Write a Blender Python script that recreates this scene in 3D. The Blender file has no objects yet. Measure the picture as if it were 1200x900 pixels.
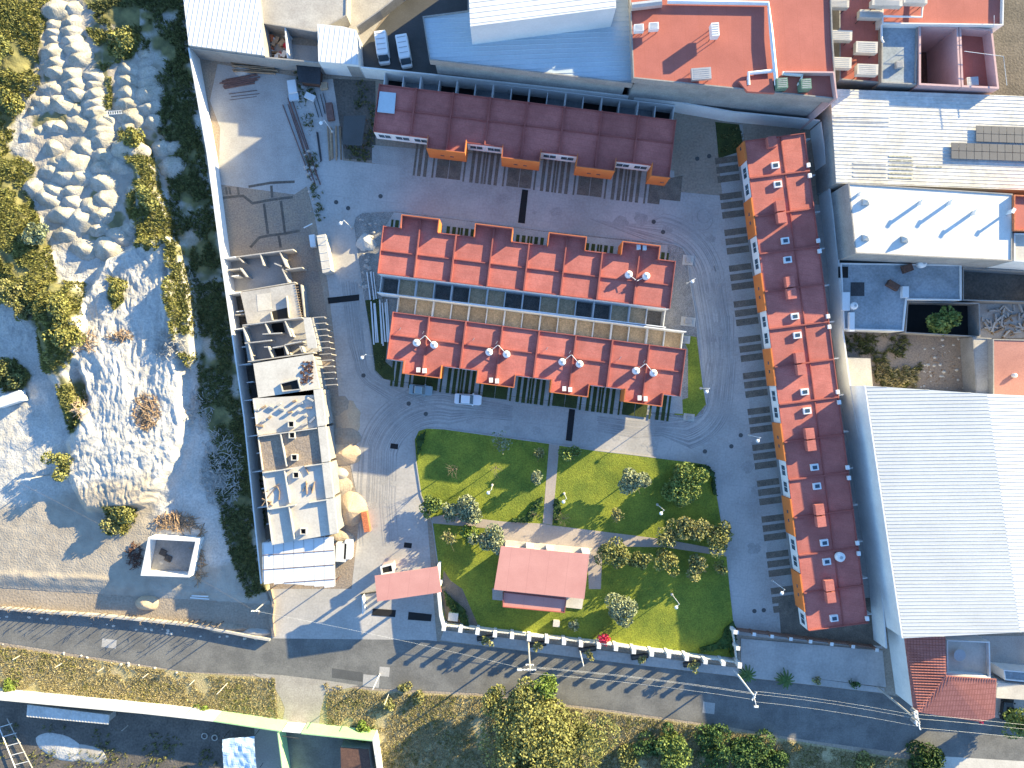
import bpy, math, random
import numpy as np
from mathutils import Vector
random.seed(7); rng = np.random.default_rng(7)
R = math.radians
scene = bpy.context.scene
col = scene.collection
# ------------------------------------------------------------------ camera, sky, sun, exposure
H = 120.0
S = 170.0 / 1200.0
cam_d = bpy.data.cameras.new('camera'); cam = bpy.data.objects.new('camera', cam_d); col.objects.link(cam)
cam.location = (0, 0, H); cam.rotation_euler = (0, 0, 0)
cam_d.sensor_width = 36; cam_d.angle = 2 * math.atan(85.0 / H); cam_d.clip_start = 1; cam_d.clip_end = 3000
scene.camera = cam
SUN_AZ = Vector((0.82, 0.575, 0)).normalized(); SUN_EL = R(15.0)
w = bpy.data.worlds.new('World'); scene.world = w; w.use_nodes = True
nt = w.node_tree; nt.nodes.clear()
sky = nt.nodes.new('ShaderNodeTexSky'); sky.sky_type = 'NISHITA'; sky.sun_disc = False
sky.sun_elevation = SUN_EL; sky.sun_rotation = math.atan2(SUN_AZ.x, SUN_AZ.y)
sky.air_density = 1.0; sky.dust_density = 0.0; sky.ozone_density = 4.0
bg = nt.nodes.new('ShaderNodeBackground'); bg.inputs[1].default_value = 0.138
wo = nt.nodes.new('ShaderNodeOutputWorld'); nt.links.new(sky.outputs[0], bg.inputs[0]); nt.links.new(bg.outputs[0], wo.inputs[0])
sd = bpy.data.lights.new('sun', 'SUN'); sd.energy = 5.0; sd.angle = R(0.5); sd.color = (1.0, 0.83, 0.47)
sun = bpy.data.objects.new('sun', sd); col.objects.link(sun); sun.location = (0, 0, 200)
ldir = Vector((-SUN_AZ.x * math.cos(SUN_EL), -SUN_AZ.y * math.cos(SUN_EL), -math.sin(SUN_EL)))
sun.rotation_euler = ldir.to_track_quat('-Z', 'Y').to_euler()
scene.view_settings.view_transform = 'Standard'; scene.view_settings.look = 'None'
scene.view_settings.exposure = 1.83; scene.view_settings.gamma = 1.0; scene.view_settings.use_curve_mapping = False
scene.cycles.max_bounces = 5; scene.cycles.diffuse_bounces = 2; scene.cycles.glossy_bounces = 2
scene.cycles.use_denoising = True

# ------------------------------------------------------------------ materials
def mat(name, c, c2=None, scale=0.5, fine=6.0, amt=0.5, rough=0.9, bump=0.0, bscale=None, lines=None, metal=0.0, spec=0.3, rnd=0.0, grit=0.25, objrnd=0.0):
    """c/c2 mottled by two octaves of noise; lines=(angle_deg, spacing_m, width01, colour) real painted/seam lines"""
    m = bpy.data.materials.new(name); m.use_nodes = True
    n = m.node_tree.nodes; l = m.node_tree.links; b = n['Principled BSDF']
    b.inputs['Roughness'].default_value = rough; b.inputs['Metallic'].default_value = metal
    b.inputs['Specular IOR Level'].default_value = spec
    c2 = c2 or tuple(x * 0.72 for x in c)
    geo = n.new('ShaderNodeNewGeometry')
    n1 = n.new('ShaderNodeTexNoise'); n1.inputs['Scale'].default_value = scale; n1.inputs['Detail'].default_value = 6; n1.inputs['Roughness'].default_value = 0.62
    l.new(geo.outputs['Position'], n1.inputs['Vector'])
    rmp = n.new('ShaderNodeMapRange'); rmp.inputs[1].default_value = 0.5 - 0.25 * (1.2 - amt); rmp.inputs[2].default_value = 0.5 + 0.25 * (1.2 - amt)
    l.new(n1.outputs[0], rmp.inputs[0])
    mx = n.new('ShaderNodeMix'); mx.data_type = 'RGBA'
    mx.inputs[6].default_value = (*c, 1); mx.inputs[7].default_value = (*c2, 1)
    l.new(rmp.outputs[0], mx.inputs[0])
    out = mx.outputs[2]
    if grit > 0:
        n2 = n.new('ShaderNodeTexNoise'); n2.inputs['Scale'].default_value = fine; n2.inputs['Detail'].default_value = 3
        l.new(geo.outputs['Position'], n2.inputs['Vector'])
        mr = n.new('ShaderNodeMapRange'); mr.inputs[1].default_value = 0.3; mr.inputs[2].default_value = 0.7
        mr.inputs[3].default_value = 1 - grit; mr.inputs[4].default_value = 1 + grit
        l.new(n2.outputs[0], mr.inputs[0])
        hs = n.new('ShaderNodeVectorMath'); hs.operation = 'SCALE'
        l.new(out, hs.inputs[0]); l.new(mr.outputs[0], hs.inputs['Scale']); out = hs.outputs[0]
    if rnd > 0:
        mr = n.new('ShaderNodeMapRange'); mr.inputs[3].default_value = 1 - rnd; mr.inputs[4].default_value = 1 + rnd
        l.new(geo.outputs['Random Per Island'], mr.inputs[0])
        hs = n.new('ShaderNodeVectorMath'); hs.operation = 'SCALE'
        l.new(out, hs.inputs[0]); l.new(mr.outputs[0], hs.inputs['Scale']); out = hs.outputs[0]
    if objrnd > 0:
        oi = n.new('ShaderNodeObjectInfo'); mr = n.new('ShaderNodeMapRange'); mr.inputs[3].default_value = 1 - objrnd; mr.inputs[4].default_value = 1 + objrnd
        l.new(oi.outputs['Random'], mr.inputs[0]); hs = n.new('ShaderNodeVectorMath'); hs.operation = 'SCALE'
        l.new(out, hs.inputs[0]); l.new(mr.outputs[0], hs.inputs['Scale']); out = hs.outputs[0]
    for ln in ([lines] if lines and not isinstance(lines, list) else (lines or [])):
        ang, sp, wd, lc = ln
        dt = n.new('ShaderNodeVectorMath'); dt.operation = 'DOT_PRODUCT'; dt.inputs[1].default_value = (math.cos(R(ang)) / sp, math.sin(R(ang)) / sp, 0)
        l.new(geo.outputs['Position'], dt.inputs[0])
        fr = n.new('ShaderNodeMath'); fr.operation = 'FRACT'; l.new(dt.outputs['Value'], fr.inputs[0])
        lt = n.new('ShaderNodeMath'); lt.operation = 'LESS_THAN'; lt.inputs[1].default_value = wd; l.new(fr.outputs[0], lt.inputs[0])
        m2 = n.new('ShaderNodeMix'); m2.data_type = 'RGBA'; l.new(lt.outputs[0], m2.inputs[0]); l.new(out, m2.inputs[6]); m2.inputs[7].default_value = (*lc, 1); out = m2.outputs[2]
    l.new(out, b.inputs['Base Color'])
    if bump > 0:
        nb = n.new('ShaderNodeTexNoise'); nb.inputs['Scale'].default_value = bscale or fine; nb.inputs['Detail'].default_value = 5
        l.new(geo.outputs['Position'], nb.inputs['Vector'])
        bp = n.new('ShaderNodeBump'); bp.inputs['Strength'].default_value = 1.0; bp.inputs['Distance'].default_value = bump
        l.new(nb.outputs[0], bp.inputs['Height']); l.new(bp.outputs[0], b.inputs['Normal'])
    return m

M = {}
def D(k, *a, **kw): M[k] = mat(k, *a, **kw)
D('dirt', (.36, .30, .24), (.27, .22, .17), scale=.12, fine=3, bump=.08, grit=.18)
D('dirt_dark', (.15, .13, .11), (.09, .08, .07), scale=.3, fine=3, bump=.08)
D('soil_bare', (.34, .26, .19), (.24, .2, .17), scale=.25, fine=4, bump=.06)
D('asphalt', (.18, .175, .165), (.13, .127, .122), scale=.3, fine=4, bump=.01, grit=.16, amt=.8)
D('asphalt_dark', (.10, .10, .10), (.07, .07, .07), scale=.2, fine=8, grit=.15)
D('paving', (.44, .41, .385), (.35, .33, .31), scale=.12, fine=3, grit=.1, amt=.8, lines=[(7.0 * -1, 3.05, .012, (.33, .31, .30)), (83, 3.05, .012, (.33, .31, .30))])
D('paving_path', (.42, .35, .30), (.34, .29, .26), scale=.2, fine=5, grit=.1)
D('concrete', (.42, .40, .38), (.33, .31, .29), scale=.3, fine=5, grit=.12)
D('concrete_raw', (.46, .43, .39), (.36, .33, .30), scale=.5, fine=4, grit=.15)
D('concrete_wall', (.34, .32, .30), (.24, .23, .22), scale=.35, fine=4, grit=.12)
D('concrete_white', (.58, .54, .48), (.46, .42, .37), scale=.3, fine=4, grit=.08)
D('gravel', (.205, .17, .135), (.13, .11, .09), scale=.7, fine=7, bump=.04, grit=.3)
D('gravel_light', (.30, .28, .26), (.2, .19, .18), scale=.7, fine=6, bump=.06, grit=.35)
D('lawn', (.225, .25, .03), (.12, .16, .022), scale=.22, fine=5, bump=.06, grit=.3, amt=.7)
D('grass_strip', (.06, .075, .02), (.035, .045, .015), scale=.6, fine=6, bump=.05, grit=.3)
D('verge', (.40, .33, .20), (.29, .26, .13), scale=.3, fine=4, bump=.1, grit=.35)
D('verge_green', (.15, .16, .05), (.10, .11, .035), scale=.4, fine=4, bump=.1, grit=.35)
D('roof_red', (.45, .15, .125), (.37, .12, .10), scale=.35, fine=5, grit=.12, amt=.8, lines=(80, 1.0, .03, (.37, .09, .075)), objrnd=.09)
D('parapet_red', (.33, .10, .085), (.28, .085, .072), scale=.5, fine=6, grit=.05)
D('orange_paint', (.60, .19, .05), (.52, .15, .04), scale=.3, fine=6, grit=.04)
D('white_paint', (.72, .72, .72), (.64, .64, .64), scale=.3, fine=5, grit=.04)
D('white_wall', (.74, .73, .71), (.62, .61, .60), scale=.25, fine=3, grit=.05)
D('glass', (.05, .08, .11), (.035, .06, .085), rough=.15, spec=.5, grit=0)
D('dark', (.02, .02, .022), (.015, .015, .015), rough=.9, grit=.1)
D('door_brown', (.12, .06, .04), rough=.6)
D('red_membrane', (.44, .145, .115), (.36, .115, .09), scale=.2, fine=5, grit=.07, lines=(4, 2.1, .02, (.36, .11, .08)))
D('red_faded', (.42, .20, .165), (.34, .155, .13), scale=.3, fine=4, grit=.1)
D('clay_tile', (.43, .17, .14), (.34, .125, .10), scale=1.0, fine=6, grit=.15, lines=[(0, .45, .2, (.26, .09, .07)), (92, .9, .14, (.28, .10, .08))])
D('pink_roof', (.55, .27, .235), (.49, .23, .20), scale=.3, fine=5, grit=.04, lines=(-7, 3.1, .014, (.42, .19, .17)))
D('sheet_white', (.70, .70, .70), (.60, .60, .61), scale=.12, fine=3, grit=.04, rough=.45)
D('sheet_blue', (.50, .57, .62), (.43, .50, .55), scale=.12, fine=3, grit=.04, rough=.5)
D('sheet_old', (.62, .60, .57), (.46, .44, .41), scale=.3, fine=2, grit=.12, rough=.6)
D('sheet_rib', (.55, .56, .57), rough=.5, grit=.05)
D('roof_white', (.72, .70, .67), (.58, .55, .51), scale=.2, fine=3, grit=.06)
D('roof_grey', (.34, .37, .40), (.22, .25, .27), scale=.25, fine=3, grit=.15)
D('metal', (.45, .45, .46), (.38, .38, .38), rough=.4, metal=.5, grit=.08)
D('steel_white', (.75, .75, .75), (.66, .66, .66), rough=.4, grit=.03)
D('steel_dark', (.05, .05, .055), rough=.6)
D('hall_sheet_shaded', (.56, .57, .58), (.50, .51, .52), scale=.12, fine=3, grit=.05, rough=.45)  # west slope's weaker sunlight put into a darker sheet colour
D('hall_rib', (.36, .37, .38), rough=.5, grit=.05)
D('solar', (.12, .12, .13), (.10, .10, .11), rough=.5, grit=.05)
D('wood', (.36, .25, .16), (.25, .17, .11), scale=2, fine=8, rnd=.3)
D('wood_dark', (.13, .07, .05), (.09, .05, .04), scale=2, rnd=.3)
D('brick', (.50, .17, .08), (.38, .12, .06), scale=2, rnd=.2)
D('patio_tan', (.62, .46, .29), (.52, .39, .25), scale=.8, fine=5, bump=.03)
D('patio_brown', (.50, .37, .24), (.42, .31, .20), scale=.8, fine=5)
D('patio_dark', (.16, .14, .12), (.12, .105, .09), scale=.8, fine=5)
D('sand', (.55, .52, .48), (.46, .43, .40), scale=.2, fine=3, bump=.12, grit=.12)
D('sand_heap', (.46, .42, .36), (.34, .31, .25), scale=.5, fine=4, bump=.10, grit=.22, amt=.8)
D('brick_shaded', (.26, .15, .11), (.2, .11, .08), scale=2)  # brick darkened, the rear fence's shade put into the colour
D('sand_tan', (.50, .38, .26), (.42, .31, .22), scale=.4, fine=4, bump=.05, grit=.12)
D('green_wall', (.36, .56, .30), (.31, .5, .25), scale=.3, fine=3, grit=.05)
D('cream_wall', (.70, .67, .60), (.6, .57, .5), scale=.3, fine=3, grit=.05)
D('pink_wall', (.56, .38, .37), (.50, .32, .31), scale=.3, fine=3, grit=.05)
D('tarp', (.50, .62, .70), (.40, .52, .62), rough=.4, grit=.05)
D('tyre', (.03, .03, .03), grit=.1)
D('car_white', (.84, .85, .86), (.82, .83, .84), rough=.25, spec=.5, grit=0)
D('car_silver', (.33, .42, .45), (.31, .40, .43), rough=.3, metal=.3, grit=0)
D('car_black', (.02, .02, .022), rough=.25, spec=.5, grit=0)
D('lamp_glass', (.8, .8, .78), rough=.3, grit=0)
D('red_plastic', (.65, .03, .05), rough=.5, grit=.05)
D('green_metal', (.12, .22, .17), rough=.5)
D('bark', (.20, .16, .12), (.13, .10, .08), scale=3)
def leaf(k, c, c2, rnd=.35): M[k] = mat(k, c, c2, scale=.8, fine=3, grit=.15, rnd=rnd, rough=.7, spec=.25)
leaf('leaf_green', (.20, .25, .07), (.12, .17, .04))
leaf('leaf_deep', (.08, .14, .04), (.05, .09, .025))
leaf('leaf_silver', (.30, .32, .19), (.19, .22, .12))
leaf('leaf_yellow', (.27, .26, .085), (.16, .17, .055))
leaf('leaf_tan', (.29, .26, .11), (.15, .17, .055))
leaf('leaf_bright', (.19, .25, .05), (.12, .18, .035))
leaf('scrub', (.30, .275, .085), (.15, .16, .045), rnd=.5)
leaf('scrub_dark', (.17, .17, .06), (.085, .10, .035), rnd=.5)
leaf('dry_grass', (.42, .35, .19), (.27, .23, .11), rnd=.5)
leaf('hedge_leaf', (.045, .085, .02), (.03, .06, .015))
leaf('flower', (.7, .05, .12), (.5, .03, .08))

# ------------------------------------------------------------------ geometry helpers
def P(px, py, z=0.0):
    k = S * (1 - z / H)
    return Vector(((px - 600) * k, (450 - py) * k, z))
def PX(pts, z=0.0): return [tuple(P(a, b, z).xy) for a, b in pts]
def area(p): return 0.5 * sum(p[i][0] * p[(i + 1) % len(p)][1] - p[(i + 1) % len(p)][0] * p[i][1] for i in range(len(p)))
def ccw(p): return list(p) if area(p) > 0 else list(reversed(p))
def offs(p, d, closed=True):
    """offset polyline to its left by d with mitres"""
    n = len(p); out = []
    for i in range(n):
        a = Vector(p[i - 1]) if (closed or i > 0) else None
        b = Vector(p[i]); c = Vector(p[(i + 1) % n]) if (closed or i < n - 1) else None
        n1 = n2 = None
        if a is not None: t = (b - a).normalized(); n1 = Vector((-t.y, t.x))
        if c is not None: t = (c - b).normalized(); n2 = Vector((-t.y, t.x))
        if n1 is None: v = n2 * d
        elif n2 is None: v = n1 * d
        else:
            s = (n1 + n2); q = max(1 + n1.dot(n2), .3); v = s * (d / q)
        out.append((b.x + v.x, b.y + v.y))
    return out
def inset(p, d): return offs(ccw(p), d, True)
class MB:
    def __init__(s): s.v = []; s.f = []
    def prism(s, p, z0, z1, bottom=False):
        p = ccw(p); n = len(p); o = len(s.v)
        zt = z1 if isinstance(z1, (list, tuple)) else [z1] * n
        s.v += [(x, y, z0) for x, y in p] + [(p[i][0], p[i][1], zt[i]) for i in range(n)]
        s.f.append(tuple(range(o + n, o + 2 * n)))
        if bottom: s.f.append(tuple(reversed(range(o, o + n))))
        for i in range(n): j = (i + 1) % n; s.f.append((o + i, o + j, o + n + j, o + n + i))
        return s
    def sheet(s, p, z):
        p = ccw(p); o = len(s.v); s.v += [(x, y, z) for x, y in p]; s.f.append(tuple(range(o, o + len(p)))); return s
    def ring(s, p, t, z0, z1):
        p = ccw(p); q = offs(p, t); n = len(p); o = len(s.v)
        s.v += [(x, y, z0) for x, y in p] + [(x, y, z1) for x, y in p] + [(x, y, z0) for x, y in q] + [(x, y, z1) for x, y in q]
        for i in range(n):
            j = (i + 1) % n
            s.f += [(o + i, o + j, o + n + j, o + n + i), (o + n + i, o + n + j, o + 3 * n + j, o + 3 * n + i), (o + 2 * n + j, o + 2 * n + i, o + 3 * n + i, o + 3 * n + j)]
        return s
    def wall(s, p, t, z0, z1):
        a = offs(p, t / 2, False); b = offs(p, -t / 2, False); n = len(p)
        zz = z1 if isinstance(z1, (list, tuple)) else [z1] * n
        z0s = z0 if isinstance(z0, (list, tuple)) else [z0] * n
        o = len(s.v)
        for i in range(n): s.v += [(*b[i], z0s[i]), (*b[i], zz[i]), (*a[i], zz[i]), (*a[i], z0s[i])]
        for i in range(n - 1):
            c = o + 4 * i; d = c + 4
            s.f += [(c, d, d + 1, c + 1), (c + 1, d + 1, d + 2, c + 2), (c + 2, d + 2, d + 3, c + 3), (c + 3, d + 3, d, c)]
        s.f += [(o, o + 1, o + 2, o + 3), (o + 4 * (n - 1) + 3, o + 4 * (n - 1) + 2, o + 4 * (n - 1) + 1, o + 4 * (n - 1))]
        return s
    def box(s, x0, x1, y0, y1, z0, z1): return s.prism([(x0, y0), (x1, y0), (x1, y1), (x0, y1)], z0, z1, True)
    def rbox(s, cx, cy, w, d, ang, z0, z1):
        c, q = math.cos(ang), math.sin(ang)
        return s.prism([(cx + c * a - q * b, cy + q * a + c * b) for a, b in ((-w/2, -d/2), (w/2, -d/2), (w/2, d/2), (-w/2, d/2))], z0, z1, True)
    def tube(s, pts, r, n=6, r2=None, cap=True):
        pts = [Vector(p) for p in pts]; o = len(s.v); m = len(pts)
        for i, p in enumerate(pts):
            t = (pts[min(i + 1, m - 1)] - pts[max(i - 1, 0)]).normalized()
            u = t.cross(Vector((0, 0, 1))); u = u.normalized() if u.length > 1e-3 else Vector((1, 0, 0)); v = t.cross(u)
            rr = r if r2 is None else r + (r2 - r) * i / max(m - 1, 1)
            for k in range(n):
                a = 2 * math.pi * k / n; q = p + u * (rr * math.cos(a)) + v * (rr * math.sin(a)); s.v.append(tuple(q))
        for i in range(m - 1):
            for k in range(n): a = o + i * n + k; b = o + i * n + (k + 1) % n; s.f.append((a, a + n, b + n, b))
        if cap: s.f += [tuple(o + k for k in range(n)), tuple(o + (m - 1) * n + k for k in reversed(range(n)))]
        return s
    def lathe(s, cx, cy, prof, n=16):
        o = len(s.v); m = len(prof)
        for r, z in prof:
            for k in range(n): a = 2 * math.pi * k / n; s.v.append((cx + r * math.cos(a), cy + r * math.sin(a), z))
        for i in range(m - 1):
            for k in range(n): a = o + i * n + k; b = o + i * n + (k + 1) % n; s.f.append((a, b, b + n, a + n))
        s.f.append(tuple(o + (m - 1) * n + k for k in range(n)))
        return s
    def loft(s, rings):
        """rings: lists of equal-count 3D points"""
        o = len(s.v); n = len(rings[0])
        for r in rings: s.v += [tuple(p) for p in r]
        for i in range(len(rings) - 1):
            for k in range(n): a = o + i * n + k; b = o + i * n + (k + 1) % n; s.f.append((a, b, b + n, a + n))
        s.f.append(tuple(o + (len(rings) - 1) * n + k for k in range(n)))
        return s
    def mesh(s, name, org=(0, 0, 0)):
        me = bpy.data.meshes.new(name)
        me.from_pydata([(x - org[0], y - org[1], z - org[2]) for x, y, z in s.v], [], s.f)
        return me
def tag(o, label=None, cat=None, group=None, kind=None):
    if label: o['label'] = label
    if cat: o['category'] = cat
    if group: o['group'] = group
    if kind: o['kind'] = kind
    return o
def thing(name, label, cat, loc=(0, 0, 0), group=None, rz=0):
    o = bpy.data.objects.new(name, None); o.empty_display_size = .5; col.objects.link(o)
    o.location = loc; o.rotation_euler = (0, 0, rz); return tag(o, label, cat, group)
def setm(me, m, smooth=False):
    me.materials.append(M[m] if isinstance(m, str) else m)
    if smooth: me.polygons.foreach_set('use_smooth', [True] * len(me.polygons))
def part(mb, name, m, parent, smooth=False, label=None):
    org = parent.location if parent.parent is None else parent.parent.location + parent.location
    me = mb.mesh(name, org); setm(me, m, smooth)
    o = bpy.data.objects.new(name, me); col.objects.link(o); o.parent = parent
    if label: o['label'] = label
    return o
def solo(mb, name, m, label, cat, group=None, kind=None, smooth=False):
    xs = [v[0] for v in mb.v]; ys = [v[1] for v in mb.v]; zs = [v[2] for v in mb.v]
    org = ((min(xs) + max(xs)) / 2, (min(ys) + max(ys)) / 2, min(zs))
    me = mb.mesh(name, org); setm(me, m, smooth)
    o = bpy.data.objects.new(name, me); o.location = org; col.objects.link(o)
    return tag(o, label, cat, group, kind)
def struct(mb, name, m, label=None, cat=None): 
    me = mb.mesh(name); setm(me, m); o = bpy.data.objects.new(name, me); col.objects.link(o)
    return tag(o, label or name.replace('_', ' '), cat or name.replace('_', ' '), None, 'structure')
def copy_tree(o, parent=None, **kw):
    c = o.copy(); col.objects.link(c)
    if parent: c.parent = parent
    for ch in list(o.children): copy_tree(ch, c)
    return c

# value noise
_T = rng.random((256, 256))
def vnoise(x, y):
    xi = np.floor(x).astype(int); yi = np.floor(y).astype(int); fx = x - xi; fy = y - yi
    fx = fx * fx * (3 - 2 * fx); fy = fy * fy * (3 - 2 * fy)
    a = _T[xi % 256, yi % 256]; b = _T[(xi + 1) % 256, yi % 256]; c = _T[xi % 256, (yi + 1) % 256]; d = _T[(xi + 1) % 256, (yi + 1) % 256]
    return a + (b - a) * fx + (c - a) * fy + (a - b - c + d) * fx * fy
def fbm(x, y, o=4):
    v = 0; a = .5
    for i in range(o): v = v + a * vnoise(x + 17 * i, y + 31 * i); x = x * 2.03; y = y * 2.03; a *= .5
    return v
def inpoly(px, py, poly):
    px = np.asarray(px, float); py = np.asarray(py, float); r = np.zeros(px.shape, bool); n = len(poly)
    for i in range(n):
        x1, y1 = poly[i]; x2, y2 = poly[(i + 1) % n]
        if y1 == y2: continue
        c = ((y1 > py) != (y2 > py)) & (px < (x2 - x1) * (py - y1) / (y2 - y1) + x1)
        r ^= c
    return r
def sdist(px, py, poly):
    """signed distance (px), positive inside"""
    px = np.asarray(px, float); py = np.asarray(py, float); d = np.full(px.shape, 1e9); n = len(poly)
    for i in range(n):
        x1, y1 = poly[i]; x2, y2 = poly[(i + 1) % n]; dx, dy = x2 - x1, y2 - y1
        t = np.clip(((px - x1) * dx + (py - y1) * dy) / (dx * dx + dy * dy), 0, 1)
        d = np.minimum(d, np.hypot(px - x1 - t * dx, py - y1 - t * dy))
    return np.where(inpoly(px, py, poly), d, -d)
def sm(t): t = np.clip(t, 0, 1); return t * t * (3 - 2 * t)

def quads_mesh(name, C, U, V):
    """many free quads: centre C, half axes U,V"""
    n = len(C); v = np.empty((n, 4, 3)); v[:, 0] = C - U - V; v[:, 1] = C + U - V; v[:, 2] = C + U * .6 + V; v[:, 3] = C - U * .6 + V
    me = bpy.data.meshes.new(name); me.vertices.add(4 * n); me.vertices.foreach_set('co', v.ravel())
    me.loops.add(4 * n); me.loops.foreach_set('vertex_index', np.arange(4 * n, dtype=np.int32))
    me.polygons.add(n); me.polygons.foreach_set('loop_start', np.arange(0, 4 * n, 4, dtype=np.int32)); me.polygons.foreach_set('loop_total', np.full(n, 4, np.int32))
    me.update(calc_edges=True); return me
def rand_leaves(C, size, flat=.35, up=None):
    n = len(C); a = rng.normal(size=(n, 3)); a[:, 2] *= (1 - flat); a /= np.linalg.norm(a, axis=1)[:, None]
    b = rng.normal(size=(n, 3)); b -= (a * b).sum(1)[:, None] * a; b /= np.linalg.norm(b, axis=1)[:, None]
    s = size * rng.uniform(.6, 1.4, n)[:, None]
    return a * s, b * s * .7
# ------------------------------------------------------------------ terrain of the quarry side
VEG = [  # (polygon px, density)
 [(-60,-60),(72,-60),(66,20),(58,30),(48,60),(50,100),(34,118),(22,150),(14,176),(44,196),(38,230),(60,280),(72,330),(104,332),(110,380),(97,420),(80,440),(56,436),(48,392),(0,335),(-60,300)],
 [(103,34),(170,44),(160,68),(150,72),(132,78),(134,130),(124,128),(120,78)],
 [(96,-60),(208,-60),(224,60),(236,150),(262,300),(306,500),(316,690),(292,700),(268,640),(252,560),(236,480),(234,430),(222,320),(204,285),(198,200),(186,150),(182,100),(166,50),(120,30),(98,10)],
 [(143,150),(168,160),(188,196),(190,220),(208,255),(206,285),(190,300),(168,292),(158,262),(148,240),(160,215),(142,180)],
 [(203,280),(218,290),(230,340),(236,420),(226,432),(214,410),(204,350)],
 [(78,438),(104,450),(108,470),(98,505),(84,506),(74,470)],
 [(-60,430),(20,420),(40,440),(30,455),(-60,470)],
 [(128,590),(160,590),(165,605),(150,625),(128,625)],
 [(136,325),(152,330),(154,355),(143,365),(136,352)],
]
PLAT = [(78,520),(96,485),(104,470),(96,440),(92,395),(104,345),(128,300),(168,282),(204,282),(214,340),(222,430),(222,520),(200,560),(172,592),(140,602),(104,598),(86,560)]
MOUND = [(62,330),(100,328),(112,380),(96,440),(108,480),(90,500),(76,470),(56,430),(46,392)]
QX0, QX1, QY0, QY1 = -230, 330, -140, 712
def qheight(px, py):
    """height of the quarry ground at ground pixel coords"""
    px = np.asarray(px, float); py = np.asarray(py, float)
    x = px * S; y = py * S
    wob = (fbm(x * .35, y * .35, 3) - .5) * 26
    pl = sm((sdist(px, py, PLAT) + wob * .6 + 3) / 13)
    gul = 1 - np.abs(2 * fbm(x * .55 + fbm(x * .2, y * .2, 2) * 2, y * .16, 3) - 1) * 2
    gul2 = 1 - np.abs(2 * fbm(x * .22 + 5, y * .6 + x * .25, 3) - 1) * 2
    mixv = sm((py - 470) / 60)
    fg = 1 - np.abs(2 * fbm(x * 1.5 + fbm(x * .5, y * .5, 2) * 2, y * .5 - x * .3, 3) - 1) * 2
    h = pl * (1.9 + .26 * (gul * (1 - mixv) + gul2 * mixv) + .15 * fg + 2.4 * (fbm(x * .12, y * .12, 2) - .42))
    h += sm((sdist(px, py, MOUND) + wob * .4 + 2) / 12) * 2.0
    h += sm((sdist(px, py, VEG[0]) + wob + 4) / 30) * (1.2 + 1.2 * fbm(x * .2, y * .2, 3))
    h += sm((sdist(px, py, VEG[3]) + wob * .4 + 2) / 12) * 1.2 + sm((sdist(px, py, VEG[4]) + 3) / 8) * 2.4
    bump = (fbm(x * .6, y * .6, 4) - .5)
    smooth = sm((py - 540) / 40) * sm((185 - px + (py - 560) * .1) / 30)
    h += bump * (.5 - .38 * smooth) * (1 - .6 * sm((px - 190) / 30) * sm((py - 560) / 40)) + .5
    # banks by the street
    d = (py - (672 + px * .045))
    h += .2 * (.2 + 1.6 * fbm(x * .3, y * .5, 3)) * np.exp(-((d + wob * .15) / 4.0) ** 2) * sm((170 - px) / 60)
    edge = np.minimum.reduce([sm((px - QX0) / 30), sm((np.interp(py, [-140, 69, 307, 676, 712], [210, 233, 270, 315, 319]) - px) / 4), sm((py - QY0) / 30), sm((QY1 - 14 + px * .06 - 8 - py) / 14)])
    return np.maximum(h, 0.05) * edge + 0.012 * (edge > .001) - .3 * (edge <= .001)
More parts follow.
